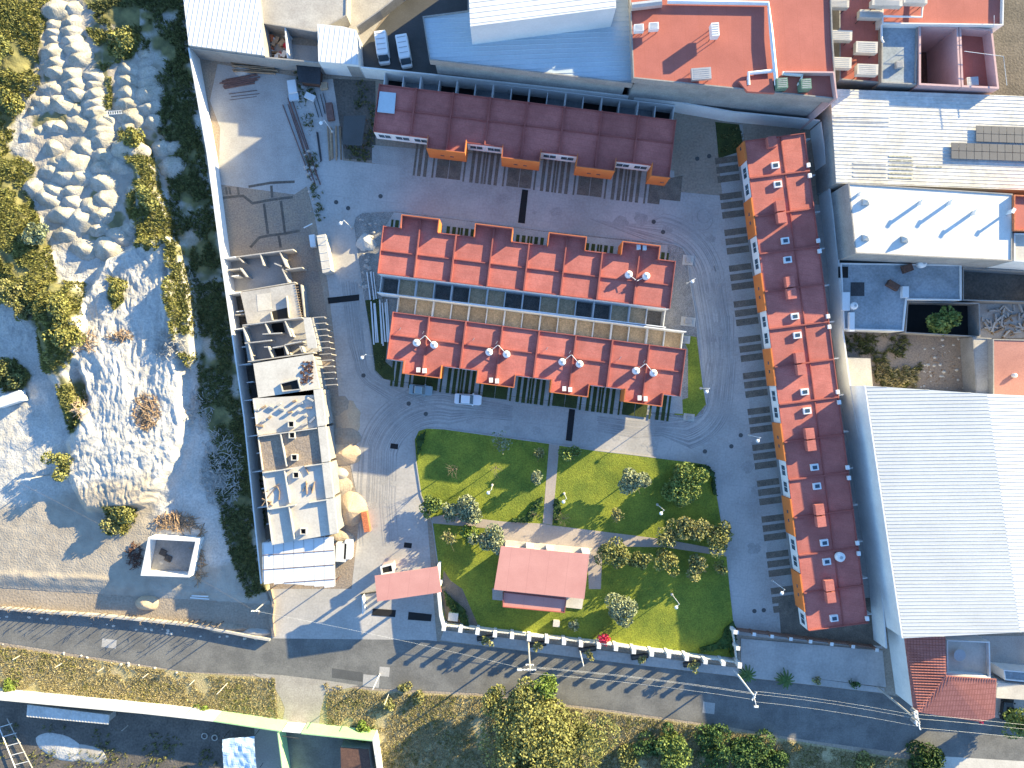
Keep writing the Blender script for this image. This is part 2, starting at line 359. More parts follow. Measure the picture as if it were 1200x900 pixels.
def build_quarry():
    nx, ny = 560, 850
    gx = np.linspace(QX0, QX1, nx); gy = np.linspace(QY0, QY1, ny); X, Y = np.meshgrid(gx, gy)
    Z = qheight(X, Y)
    v = np.stack([(X - 600) * S, (450 - Y) * S, Z], -1).reshape(-1, 3)
    me = bpy.data.meshes.new('quarry_ground'); me.vertices.add(len(v)); me.vertices.foreach_set('co', v.ravel())
    i = np.arange(nx - 1)[None, :] + nx * np.arange(ny - 1)[:, None]
    f = np.stack([i, i + nx, i + nx + 1, i + 1], -1).reshape(-1, 4)
    keep = (Z.ravel()[f].max(1) > -.2); f = f[keep]
    me.loops.add(f.size); me.loops.foreach_set('vertex_index', f.ravel().astype(np.int32)); me.polygons.add(len(f))
    me.polygons.foreach_set('loop_start', np.arange(0, f.size, 4, dtype=np.int32)); me.polygons.foreach_set('loop_total', np.full(len(f), 4, np.int32))
    me.update(calc_edges=True); me.polygons.foreach_set('use_smooth', [True] * len(f))
    # real ground colour zones: sand, dirt, vegetated soil
    x = X * S; y = Y * S
    wob = (fbm(x * .5, y * .5, 3) - .5) * 22
    veg = np.zeros_like(X)
    for p in VEG: veg = np.maximum(veg, sm((sdist(X, Y, p) + wob + 2) / 8))
    dirt = sm((Y - 560 + (X - 100) * .25 + wob) / 22) * sm((195 - X + wob * .5) / 20)
    dirt = np.maximum(dirt, sm((Y - 655 + wob) / 14) * .8)
    hp = sm((sdist(X, Y, [(30,-40),(130,-40),(150,60),(215,80),(215,225),(150,240),(175,285),(90,305),(45,280),(30,200)]) + wob) / 10)
    dirt = np.maximum(dirt, hp * .75); veg = veg * np.where(X > 165, .3 + .7 * sm((fbm(x * .25 + 3, y * .25, 3) - .36) / .12), 1.0); veg = np.maximum(veg, hp * sm((fbm(x * .3, y * .3 + 9, 3) - .5) / .08) * .9)
    at = me.color_attributes.new('zone', 'FLOAT_COLOR', 'POINT')
    cc = np.stack([veg, dirt, np.zeros_like(X), np.ones_like(X)], -1).reshape(-1); at.data.foreach_set('color', cc)
    m = mat('quarry_soil', (.54, .51, .47), (.43, .40, .36), scale=.3, fine=3.5, bump=.10, grit=.18)
    n = m.node_tree.nodes; l = m.node_tree.links; b = n['Principled BSDF']; src = b.inputs['Base Color'].links[0].from_socket
    a = n.new('ShaderNodeAttribute'); a.attribute_name = 'zone'; sp = n.new('ShaderNodeSeparateColor'); l.new(a.outputs['Color'], sp.inputs[0])
    def layer(fac, c1, c2, sc, prev):
        nz = n.new('ShaderNodeTexNoise'); nz.inputs['Scale'].default_value = sc; nz.inputs['Detail'].default_value = 6
        g = n.new('ShaderNodeNewGeometry'); l.new(g.outputs['Position'], nz.inputs['Vector'])
        mr = n.new('ShaderNodeMapRange'); mr.inputs[1].default_value = .35; mr.inputs[2].default_value = .65; l.new(nz.outputs[0], mr.inputs[0])
        mi = n.new('ShaderNodeMix'); mi.data_type = 'RGBA'; l.new(mr.outputs[0], mi.inputs[0]); mi.inputs[6].default_value = (*c1, 1); mi.inputs[7].default_value = (*c2, 1)
        m2 = n.new('ShaderNodeMix'); m2.data_type = 'RGBA'; l.new(fac, m2.inputs[0]); l.new(prev, m2.inputs[6]); l.new(mi.outputs[2], m2.inputs[7]); return m2.outputs[2]
    o = layer(sp.outputs[1], (.40, .345, .28), (.32, .275, .225), .6, src)
    o = layer(sp.outputs[0], (.22, .20, .085), (.11, .11, .05), .7, o)
    l.new(o, b.inputs['Base Color'])
    me.materials.append(m); ob = bpy.data.objects.new('quarry_ground', me); col.objects.link(ob)
    tag(ob, 'pale sandy quarry terrain beside the boundary wall', 'terrain', None, 'structure')

def tufts(name, polys, dens, size, m, label, hf=None, clump=.0, avoid=None):
    C = []
    for poly in polys:
        xs = [p[0] for p in poly]; ys = [p[1] for p in poly]
        A = abs(area(poly)) * S * S; bb = (max(xs) - min(xs)) * (max(ys) - min(ys)) * S * S
        n = int(bb * dens); px = rng.uniform(min(xs), max(xs), n); py = rng.uniform(min(ys), max(ys), n)
        k = inpoly(px, py, poly) & (fbm(px * S * .35, py * S * .35, 3) > clump) & (px > -75) & (px < 1275) & (py > -60) & (py < 960)
        if avoid is not None:
            for q in avoid: k &= ~inpoly(px, py, q)
        C.append(np.stack([px[k], py[k]], 1))
    C = np.concatenate(C); n = len(C)
    z = hf(C[:, 0], C[:, 1]) if hf else np.zeros(n)
    base = np.stack([(C[:, 0] - 600) * S, (450 - C[:, 1]) * S, z], 1)
    nb = 7; base = np.repeat(base, nb, 0); N = len(base)
    ang = rng.uniform(0, 2 * np.pi, N); lean = rng.uniform(.2, .9, N)
    s = (size * rng.uniform(.5, 1.5, n)).repeat(nb)
    V = np.stack([np.cos(ang) * lean, np.sin(ang) * lean, np.ones(N) * .9], 1) * (s * .5)[:, None]
    U = np.stack([-np.sin(ang), np.cos(ang), np.zeros(N)], 1) * (s * .13)[:, None]
    base += V + rng.normal(size=(N, 3)) * [size * .25, size * .25, 0]
    me = quads_mesh(name, base, U, V); me.materials.append(M[m])
    o = bpy.data.objects.new(name, me); col.objects.link(o); return tag(o, label, name.replace('_', ' '), None, 'stuff')

def crown(name, parent, c, rx, ry, rz, n, ls, m, lobes=9, gap=.0):
    """foliage through an uneven volume of lobes"""
    L = [(rng.normal(size=3) * [.38, .38, .3], rng.uniform(.38, .62)) for _ in range(lobes)]
    pts = []
    per = n // lobes + 1
    for o, r in L:
        d = rng.normal(size=(per, 3)); d /= np.linalg.norm(d, axis=1)[:, None]
        q = o + d * (r * rng.uniform(.55, 1.0, per) ** .5)[:, None]; pts.append(q)
    pts = np.concatenate(pts)
    if gap > 0:
        k = fbm(pts[:, 0] * 3 + 9, pts[:, 1] * 3 + pts[:, 2] * 2 + 4, 3) > gap; pts = pts[k]
    C = pts * [rx, ry, rz]; C[:, 2] = np.maximum(C[:, 2], -rz * .95)
    U, V = rand_leaves(C, ls)
    me = quads_mesh(name, C + np.array(c) - np.array(parent.location), U, V); me.materials.append(M[m])
    o = bpy.data.objects.new(name, me); col.objects.link(o); o.parent = parent; return o
def tree(px, py, r, h, m, label, name='tree', group=None, cat='tree', n=None, ls=.22, zc=None, gap=0., bare=False, top=False, trunk=.12):
    """px,py: crown centre as seen; r crown radius m; h total height"""
    zc = zc if zc is not None else h - r * .8
    c = P(px, py, zc); hz = float(qheight(px, py)) if (px < 300 and py < 700) else 0.
    base = Vector((c.x, c.y, max(hz, 0))); t = thing(name, label, cat, base, group)
    zc += base.z; cc = (c.x, c.y, zc)
    mb = MB(); mb.tube([(c.x, c.y, base.z - .2), (c.x + .05, c.y, base.z + (zc - base.z) * .5), (c.x, c.y, zc)], trunk, 7, trunk * .5)
    nl = 9 if bare else 6
    for k in range(nl):
        a = k * 2.4 + rng.uniform(-.3, .3); rr = r * rng.uniform(.6, .95)
        st = Vector((c.x, c.y, base.z + (zc - base.z) * rng.uniform(.5, .9)))
        en = Vector((c.x + rr * math.cos(a), c.y + rr * math.sin(a), zc + r * rng.uniform(.0, .6)))
        md = st.lerp(en, .5) + Vector((0, 0, .15)); mb.tube([st, md, en], trunk * .45, 5, trunk * .12)
        if bare:
            for _ in range(3):
                e2 = md.lerp(en, rng.uniform(.2, .9)); mb.tube([e2, e2 + Vector(rng.normal(size=3) * r * .3)], trunk * .2, 4, trunk * .08)
    part(mb, 'trunk', 'bark', t)
    if n is None: n = int(420 * r * r)
    if n > 0 and ls >= .2: n = int(n * 2.1); ls *= .66
    if n > 0: crown('crown', t, cc, r * 1.05, r * 1.05, r * .8, n, ls, m, lobes=int(8 + r * 2), gap=gap)
    return t
# ================================================================== THE SETTING
struct(MB().sheet([(-600, -600), (600, -600), (600, 600), (-600, 600)], 0), 'ground', 'dirt', 'bare dirt ground under the whole neighbourhood', 'ground')
build_quarry()
COMP = [(228,64),(962,142),(1040,808),(866,790),(862,776),(520,742),(512,752),(318,748),(306,690),(248,300)]
struct(MB().sheet(PX([(232,66),(420,90),(440,190),(420,240),(360,250),(400,450),(420,640),(420,690),(318,690),(262,300)]), .012), 'building_plot', 'soil_bare', 'unbuilt dirt plot inside the west boundary wall', 'plot')
struct(MB().sheet(PX([(255,75),(350,90),(372,210),(345,228),(256,216),(258,150),(246,118)]), .02), 'concrete_slab', 'concrete', 'pale concrete slab on the empty plot', 'slab')
struct(MB().sheet(PX([(342,96),(400,92),(402,188),(440,192),(960,240),(962,142),(966,142),(1034,760),(864,744),(846,720),(846,640),(500,600),(512,752),(318,748),(318,690),(412,690),(422,600),(398,480),(392,400),(384,330),(368,250),(352,190)]), .024), 'paving', 'paving', 'jointed concrete paving of the estate roads', 'paving')
struct(MB().sheet(PX([(-700,680),(0,712),(120,719),(235,731),(320,748),(500,750),(620,764),(740,779),(862,793),(1036,813),(1080,822),(1300,846),(1900,905),(1900,965),(1300,900),(1190,892),(1100,888),(950,868),(830,848),(720,832),(560,812),(435,806),(300,790),(220,787),(0,752),(-700,640+40)][:-1] + [(-700,710)]), .028), 'street', 'asphalt', 'grey asphalt street along the estate fence', 'street')
sw = MB(); sw.prism(PX([(520,738),(862,782),(1036,806),(1036,812),(862,792),(740,778),(620,763),(516,750)]), 0, .14)
struct(sw, 'sidewalk', 'paving', 'raised concrete sidewalk outside the fence', 'sidewalk')
struct(MB().prism(PX([(868,748),(1034,762),(1038,805),(868,784)]), 0, .13), 'forecourt', 'paving', 'shaded concrete forecourt east of the fence', 'forecourt')
D('drive_soil', (.38, .345, .30), (.30, .27, .235), scale=.5, fine=4, grit=.2)
struct(MB().sheet(PX([(296,789),(330,791),(380,797),(420,803),(400,808),(381,812),(378,824),(375,836),(374,851),(352,850),(331,846),(334,830),(329,818),(322,806),(310,797)]), .034), 'gravel_drive', 'drive_soil', 'cracked pale drive crossing the grass verge', 'drive')
struct(MB().sheet(PX([(1100,886),(1300,898),(1300,980),(1104,980)]), .034), 'roadside_pavement', 'concrete_white', 'pale pavement at the street corner', 'pavement')
struct(MB().sheet(PX([(389,783),(425,788),(425,799),(389,794)]), .032), 'road_patch', 'asphalt_dark', 'dark repaired patch in the asphalt street', 'patch')
for a in ([(426,790),(445,792),(444,806),(425,804)], [(445,781),(457,782),(456,793),(444,792)], [(824,822),(838,824),(837,837),(823,835)], [(120,748),(137,750),(136,760),(119,758)]):
    struct(MB().sheet(PX(a), .034), 'manhole_slab', 'concrete', 'pale concrete square around a drain cover in the street', 'slab')
def blob(c, r, n=24): return [(c[0] + r * math.cos(2 * math.pi * k / n), c[1] + r * math.sin(2 * math.pi * k / n)) for k in range(n)]
# islands with kerbs
ISL = [(436,248),(466,247),(520,254),(640,270),(690,275),(775,284),(790,286),(800,290),(806,300),(808,325),(815,365),(824,450),(829,475),(824,486),(812,491),(800,491),(727,482),(670,474),(565,462),(507,453),(462,449),(446,444),(438,436),(434,400),(426,350),(421,315),(414,265),(416,254),(424,249)]
PARK = [(500,501),(520,502),(644,519),(655,521),(697,527),(740,532),(812,541),(826,543),(834,549),(838,560),(841,582),(846,612),(852,650),(856,690),(861,736),(864,772),(521,734),(516,700),(512,657),(506,612),(493,580),(487,540),(485,515),(490,504)]
def island(poly, name, m, z=.13):
    p = ccw(PX(poly)); struct(MB().ring(p, .16, 0, z + .02), 'kerb', 'concrete', 'pale concrete kerb round the ' + name.replace('_', ' '), 'kerb')
    struct(MB().prism(offs(p, .16), 0, z), name, m, None)
island(ISL, 'block_verge', 'gravel_light')
struct(MB().sheet(PX([(798,392),(816,395),(823,450),(827,474),(815,488),(790,486),(794,470),(806,466),(806,410)]), .14), 'grass_patch', 'lawn', 'green grass patch at the east end of the middle block', 'grass')
struct(MB().sheet(PX([(428,352),(444,350),(456,380),(452,424),(470,440),(468,447),(450,444),(440,434),(436,400)]), .14), 'grass_corner', 'grass_strip', 'dark grass strip at the west end of the middle block', 'grass')
island(PARK, 'lawn', 'lawn')
pm = MB(); z = .145
pm.sheet(PX([(643.5,519),(655.5,521),(647,615),(636,613)]), z)
pm.sheet(PX([(506,606),(520,603),(590,611),(636,613.5),(647,615.5),(700,622),(780,632),(851,645),(852,652),(779,641),(706,640),(704,690),(690,690),(688,648),(586,640),(584,620),(507,613)]), z + .004)
struct(pm, 'footpath', 'paving_path', 'pinkish concrete footpath across the park', 'footpath')
lm = MB()
for c, r in (((560,520),10), ((600,545),9), ((690,600),12), ((760,690),10)): pass
# yards in front of the house rows
struct(MB().prism(PX([(436,170),(790,200),(792,236),(670,223),(595,217),(505,200),(436,191)]), 0, .035), 'front_yard', 'concrete', 'concrete front yards of the north row', 'yard')
struct(MB().prism(PX([(838,146),(870,146),(930,720),(932,742),(912,736),(902,672),(875,450),(856,317),(846,225)]), 0, .035), 'front_garden', 'concrete', 'concrete front yards of the east row', 'yard')
struct(MB().sheet(PX([(838,143),(866,146),(872,176),(842,186)]), .043), 'planting_bed', 'grass_strip', 'dark weedy bed north of the east row', 'bed')
struct(MB().sheet(PX([(765,212),(800,206),(797,236),(768,233)]), .043), 'gravel_bed', 'gravel', 'gravel corner at the east end of the north row', 'bed')
struct(MB().sheet(PX([(390,92),(440,95),(440,188),(404,186)]), .03), 'weedy_plot', 'dirt_dark', 'dark weedy plot beside the north row', 'plot')
struct(MB().sheet(PX([(912,705),(1030,700),(1032,757),(915,742)]), .044), 'dark_bed', 'gravel', 'dark soil behind the south end of the east row', 'bed')
# north and east boundary strips (back patios of the rows)
def rect(cx, cy, wx, wy, ang=-7):
    a = R(-ang); return [(cx + math.cos(a) * u - math.sin(a) * v, cy + math.sin(a) * u + math.cos(a) * v) for u, v in ((-wx/2,-wy/2),(wx/2,-wy/2),(wx/2,wy/2),(-wx/2,wy/2))]
# speed bumps: dark grated strips and drain covers in the roads
for i, (a, lb) in enumerate([([(612,222),(619,223),(615,262),(607,261)], 'north road'), ([(384,349),(421,345),(421,352),(385,356)], 'west road'), ([(667,479),(674,480),(670,517),(663,516)], 'road north of the park'),
        ([(437,713),(464,715),(463,723),(436,721)], 'entrance lane near the guard canopy'), ([(479,717),(506,720),(505,728),(478,726)], 'exit lane near the guard canopy')]):
    solo(MB().prism(PX(a), .02, .075), 'speed_bump', 'dark', 'long black speed bump across the ' + lb, 'speed bump', 'black speed bumps')
for a, b, lb in ((462,523,'west of the park corner'), (478,639,'north of the guard canopy')):
    solo(MB().prism(PX(rect(a, b, 9, 6)), .02, .05), 'drain_grate', 'dark', 'square black drain grate ' + lb, 'drain grate')
k = 0
for a, b, lb in ((394,237,'road left of the north row'),(446,230,'road south-west of the north row'),(777,272,'north-east road bend'),(766,260,'bend, nearer the north row'),(499,485,'road beside the park corner'),(479,473,'road below the silver car'),
             (826,529,'road at the park north-east corner'),(857,523,'road beside the park'),(868,510,'road near the east row'),(884,716,'south end of the east road'),(895,715,'dead end beside the east row'),(817,186,'far north end of the east road'),(831,183,'north end road beside the yards'),(426,440,'west road near the lamp'),(408,244,'north-west road corner')):
    mb = MB(); c = P(a, b); mb.lathe(c.x, c.y, [(.36, .02), (.36, .05), (.31, .052), (.26, .045)], 18)
    solo(mb, 'manhole_cover', 'asphalt_dark', 'round dark manhole cover in the ' + lb, 'manhole cover', 'round manhole covers')
# tyre marks worn into the concrete at the bends
def arc(c, r, a0, a1, n=18): return [(c[0] + r * math.cos(R(a0 + (a1 - a0) * k / n)), c[1] + r * math.sin(R(a0 + (a1 - a0) * k / n))) for k in range(n + 1)]
D('tyre_mark', (.27, .255, .245), (.37, .35, .33), scale=.35, fine=4, amt=.6, grit=.1)
tm = MB()
def mark(pts, wd=.22, z=.03):
    p = [tuple(P(a, b).xy) for a, b in pts]; L = offs(p, wd / 2, False); Rr = offs(p, -wd / 2, False)
    o = len(tm.v); n = len(p); tm.v.extend([(*q, z) for q in L] + [(*q, z) for q in Rr])
    for i in range(n - 1): tm.f.append((o + n + i, o + n + i + 1, o + i + 1, o + i))
zz = .0285
def jit(pts, j): 
    o = rng.uniform(-j, j, 2); return [(x + o[0], y + o[1]) for x, y in pts]
for k in range(20):
    q = k * 1.9 + rng.uniform(-1, 1)
    mark(jit([(700, 488 + q * .5), (745, 494 + q * .55), (775, 495 + q * .45)] + arc((792, 462), 30 + q, 75, 5) + [(829 + q * .9, 420), (826 + q, 370), (815 + q, 320)][:int(rng.integers(1, 4))], 1), rng.uniform(.1, .22), zz); zz += .0002
    mark(jit([(690 + k * 3, 256 + q * .3)] + arc((762, 336), 50 + q, -80, -10) + [(824 + q * .9, 400), (829 + q * .9, 450)][:int(rng.integers(1, 3))], 1), rng.uniform(.08, .18), zz); zz += .0002
for k in range(26):
    q = k * 1.8 + rng.uniform(-1, 1)
    mark(jit([(600, 492 - q * .35), (560, 489 - q * .45)] + arc((512, 545), 50 + q, -75, -165) + [(462 - q, 590), (466 - q, 640)][:int(rng.integers(0, 3))], 1), rng.uniform(.08, .2), zz); zz += .0002
    if k % 2: mark(jit([(400 + q * .4, 330), (408 + q * .4, 400)] + arc((455, 420), 40 - q * .3, 175, 120) + [(470 + q, 478)], 1), rng.uniform(.08, .16), zz); zz += .0002
mark(arc((825, 253), 8, 0, 330), .22, zz); mark(arc((823, 258), 12, -60, 200), .18, zz + .0006)
struct(tm, 'tyre_marks', 'tyre_mark', 'faint dark tyre marks curving round the estate road bends', 'tyre marks')

# ================================================================== BOUNDARY WALLS
def wallthing(pts, zw, h, t, m, label, name='boundary_wall'):
    return solo(MB().wall([tuple(P(a, b, zw).xy) for a, b in pts], t, 0, h), name, m, label, 'wall')
wallthing([(221,56),(243,180),(259,302),(286,490),(306,684)], 3.9, 3.9, .22, 'white_wall', 'tall white west boundary wall between the quarry and the estate')
wallthing([(223,55.5),(310,67),(372,73),(421,78)], 4, 4.0, .22, 'concrete_wall', 'grey concrete boundary wall behind the empty slab')
wallthing([(422.5,78.5),(505,87),(720,110.5),(795,119.5),(860,131),(961,141)], 4, 4.0, .22, 'white_wall', 'white boundary wall behind the north row')
wallthing([(962,143),(973,226),(983,306),(988,388),(996,448),(1021,600),(1033,688),(1039,760)], 4, 4.0, .22, 'white_wall', 'white boundary wall behind the east row')
# ================================================================== HOUSE ROWS
W, Dp, Pj = 5.78, 7.55, 1.95
def gapwin(parent, x0, x1, y, z0, z1, nm=2):
    f = MB(); t = .07
    f.box(x0, x1, y - .06, y + .02, z0, z0 + t); f.box(x0, x1, y - .06, y + .02, z1 - t, z1)
    for k in range(nm + 1):
        xx = x0 + (x1 - x0) * k / nm; xx = min(max(xx, x0 + t / 2), x1 - t / 2); f.box(xx - t / 2, xx + t / 2, y - .057, y + .017, z0 + t + .002, z1 - t - .002)
    o = part(f, 'window', 'steel_white', parent); part(MB().box(x0 + .02, x1 - .02, y - .03, y + .01, z0 + .03, z1 - .03), 'pane', 'glass', o); return o
def townhouse(side, bay=True):
    """local frame: x along the row, front at -y. side=+1: bay at the x=W half"""
    t = thing('townhouse', '-', 'townhouse'); e = .004
    mx = (lambda x: x) if side > 0 else (lambda x: W - x)
    def bx(mb, x0, x1, y0, y1, z0, z1): a, b = sorted((mx(x0), mx(x1))); mb.box(a, b, y0, y1, z0, z1)
    b = MB(); bx(b, e, W - e, -Dp + 2.0, -.003, 0, 2.6); bx(b, e, W - e, -Dp, 0, 2.6, 5.6)
    part(b, 'wall', 'white_paint', t)
    px = W / 2 - .1
    rp = [(.12, -.12), (W - .06, -.12), (W - .06, -Dp - Pj + .16), (px + .16, -Dp - Pj + .16), (px + .16, -Dp + .1), (.12, -Dp + .1)] if bay else [(.12, -.12), (W - .06, -.12), (W - .06, -Dp + .1), (.12, -Dp + .1)]
    part(MB().prism([(mx(x), y) for x, y in rp], 5.603, 5.72), 'roof', 'roof_red', t)
    pr = MB()
    bx(pr, e, .12, -Dp, 0, 5.6, 6.2)                       # party wall, far side
    bx(pr, W - .1, W - e, -Dp - (Pj - .17 if bay else 0), 0, 5.6, 6.2)
    bx(pr, .122, W - .102, -.14, -.002, 5.6, 5.98)         # back parapet
    bx(pr, .122, (px + .0 if bay else W - .102), -Dp + .002, -Dp + .14, 5.6, 6.02)
    bx(pr, .124, W - .104, -3.75, -3.6, 5.6, 5.97)         # cross beam
    part(pr, 'parapet', 'parapet_red', t)
    if bay:
        ob = MB(); bx(ob, px, px + .08, -Dp - Pj, -Dp + .15, 2.35, 6.9); bx(ob, px + .08, W - e, -Dp - Pj, -Dp - Pj + .08, 2.35, 6.9); bx(ob, px + .083, W - e, -Dp - Pj + .083, -Dp - .003, 2.36, 5.6)
        part(ob, 'bay_wall', 'orange_paint', t)
        ib = MB(); bx(ib, px + .083, px + .16, -Dp - Pj + .083, -Dp + .147, 5.6, 6.895); bx(ib, px + .162, W - e, -Dp - Pj + .083, -Dp - Pj + .16, 5.6, 6.895)
        part(ib, 'bay_parapet', 'parapet_red', t)
        for q in (W - .75,):
            v = MB(); bx(v, q - .3, q + .3, -Dp - Pj - .02, -Dp - Pj + .01, 4.0, 4.35); part(v, 'vent_window', 'glass', t)
    a, c = sorted((mx(.35), mx(px - .35 if bay else px - .2))); gapwin(t, a, c, -Dp, 3.5, 5.0)
    if not bay:
        a, c = sorted((mx(px + .5), mx(W - .5))); gapwin(t, a, c, -Dp, 3.5, 5.0)
    dr = MB(); bx(dr, .5, 1.5, -Dp + 1.96, -Dp + 2.01, 0, 2.15); part(dr, 'door', 'door_brown', t)
    return t
def patio(t, depth, cells, zc=2.3, wide=.18, zm=None):
    mb = MB(); e = .006; zp = (zm or zc) - (1.9 if zm and zm > 4 else .2)
    mb.box(e, .12, .003, depth - .162, 0, zp); mb.box(W - .12, W - e, .003, depth - .162, 0, zp)
    mb.box(W / 2 - wide / 2, W / 2 + wide / 2, .003, depth - .16, 0, zc - .004); mb.box(e, W - e, depth - .16, depth - e, 0, (zm or zc + .05))
    part(mb, 'patio_wall', 'white_paint', t)
    fz = lambda c: 1.7 if c in ('patio_tan', 'patio_brown') else .05  # tan and brown floors raised so they catch more light
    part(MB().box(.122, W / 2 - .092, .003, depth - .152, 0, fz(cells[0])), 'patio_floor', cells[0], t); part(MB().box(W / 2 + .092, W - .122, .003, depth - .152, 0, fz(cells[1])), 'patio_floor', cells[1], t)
def place_rows():
    protos = {}
    ordw = ['first', 'second', 'third', 'fourth', 'fifth', 'sixth', 'seventh', 'eighth', 'ninth', 'tenth', 'eleventh', 'twelfth', 'thirteenth']
    def get(key, *a):
        return protos.get(key)
    def row(rowname, A, B, z, n, rot_front, depth, cells, grp, sides, lab):
        a = P(*A, z); b = P(*B, z); a.z = b.z = 0; d = (b - a) / n; ang = math.atan2(d.y, d.x); L = d.length
        for i in range(n):
            s, bay = sides(i); key = (rowname, s, bay, cells(i))
            if key not in protos:
                t = townhouse(s, bay); patio(t, depth, cells(i), zm=(4.7 if rowname != 'n' else 3.2)); protos[key] = t
            else: t = copy_tree(protos[key])
            t.location = a + d * i; t.rotation_euler = (0, 0, ang); t.scale = (L / W, 1, 1)
            t['group'] = grp; t['label'] = lab(i)
    # north row: x runs east, front faces south
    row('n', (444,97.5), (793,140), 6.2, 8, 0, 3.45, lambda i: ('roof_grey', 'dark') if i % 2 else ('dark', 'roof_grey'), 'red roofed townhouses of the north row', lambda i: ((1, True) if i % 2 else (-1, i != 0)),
        lambda i: f'{ordw[i]} townhouse from the west in the north row, {"flat front" if i == 0 else "orange bay"}')
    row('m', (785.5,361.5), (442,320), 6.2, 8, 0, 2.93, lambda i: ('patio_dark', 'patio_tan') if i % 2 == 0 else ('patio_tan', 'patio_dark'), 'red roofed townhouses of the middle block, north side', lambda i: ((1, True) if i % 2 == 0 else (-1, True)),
        lambda i: f'{ordw[7-i]} townhouse from the west, middle block, bay facing north')
    row('s', (460,365), (804.5,409), 6.2, 8, 0, 2.93, lambda i: ('patio_brown', 'patio_tan') if i % 2 == 0 else ('patio_tan', 'patio_brown'), 'red roofed townhouses of the middle block, south side', lambda i: ((1, True) if i % 2 == 0 else (-1, True)),
        lambda i: f'{ordw[i]} townhouse from the west, middle block, bay facing the park')
place_rows()
def yard_strips(A, B, z, n, depth, front_d, sides, m1, m2, nm, label):
    a = P(*A, z).xy; b = P(*B, z).xy; d = (Vector(b) - Vector(a)) / n; u = d.normalized(); f = Vector((u.y, -u.x)); L = d.length
    m = MB(); g = MB()
    for i in range(n):
        s = sides(i); o = Vector(a) + d * i
        def rc(mb, x0, x1, y0, y1, zt):
            if s < 0: x0, x1 = L - x1, L - x0
            q = [o + u * x + f * y for x, y in ((x0, y0), (x1, y0), (x1, y1), (x0, y1))]; mb.prism([tuple(v) for v in q], 0, zt)
        if s == 0: continue
        for x0, x1 in ((.06, .42), (.75, 1.35), (1.75, 2.3)): rc(m, x0, x1, front_d, front_d + depth, .05)
        rc(g, L - 2.05, L - .05, front_d + 2.0, front_d + depth - .15, .055)
        rc(m, L - 2.75, L - 2.45, front_d + .9, front_d + depth, .05)
    struct(m, nm, m1, label); struct(g, nm + '_garden', m2, label + ', square garden beds')
yard_strips((444,97.5), (793,140), 6.2, 8, 6.4, 5.7, lambda i: (1 if i % 2 else (-1 if i else 0)), 'gravel', 'gravel', 'driveway_gravel', 'gravel strips between concrete wheel tracks, north row')
def lift(o, dz):
    for x in bpy.data.objects:
        if x.name.startswith(o): x.location.z = dz
yard_strips((785.5,361.5), (442,320), 6.2, 8, 3.4, 6.5, lambda i: (1 if i % 2 == 0 else -1), 'grass_strip', 'gravel', 'driveway_grass', 'grass strips between concrete wheel tracks, north side of the middle block')
yard_strips((460,365), (804.5,409), 6.2, 8, 5.2, 6.6, lambda i: (1 if i % 2 == 0 else -1), 'grass_strip', 'grass_strip', 'driveway_turf', 'dark grass strips between concrete wheel tracks, south side of the middle block')
lift('driveway_grass', .13); lift('driveway_turf', .13)
struct(MB().sheet(PX([(462,249),(520,256),(640,272),(775,287),(782,287),(782,330),(446,290),(448,272)]), .148), 'parking_concrete', 'concrete', 'concrete wheel tracks on the north side of the middle block', 'driveway')
struct(MB().sheet(PX([(462,400),(798,440),(800,485),(727,480),(670,472),(565,460),(507,451),(462,446)]), .148), 'parking_apron', 'concrete', 'concrete wheel tracks on the south side of the middle block', 'driveway')

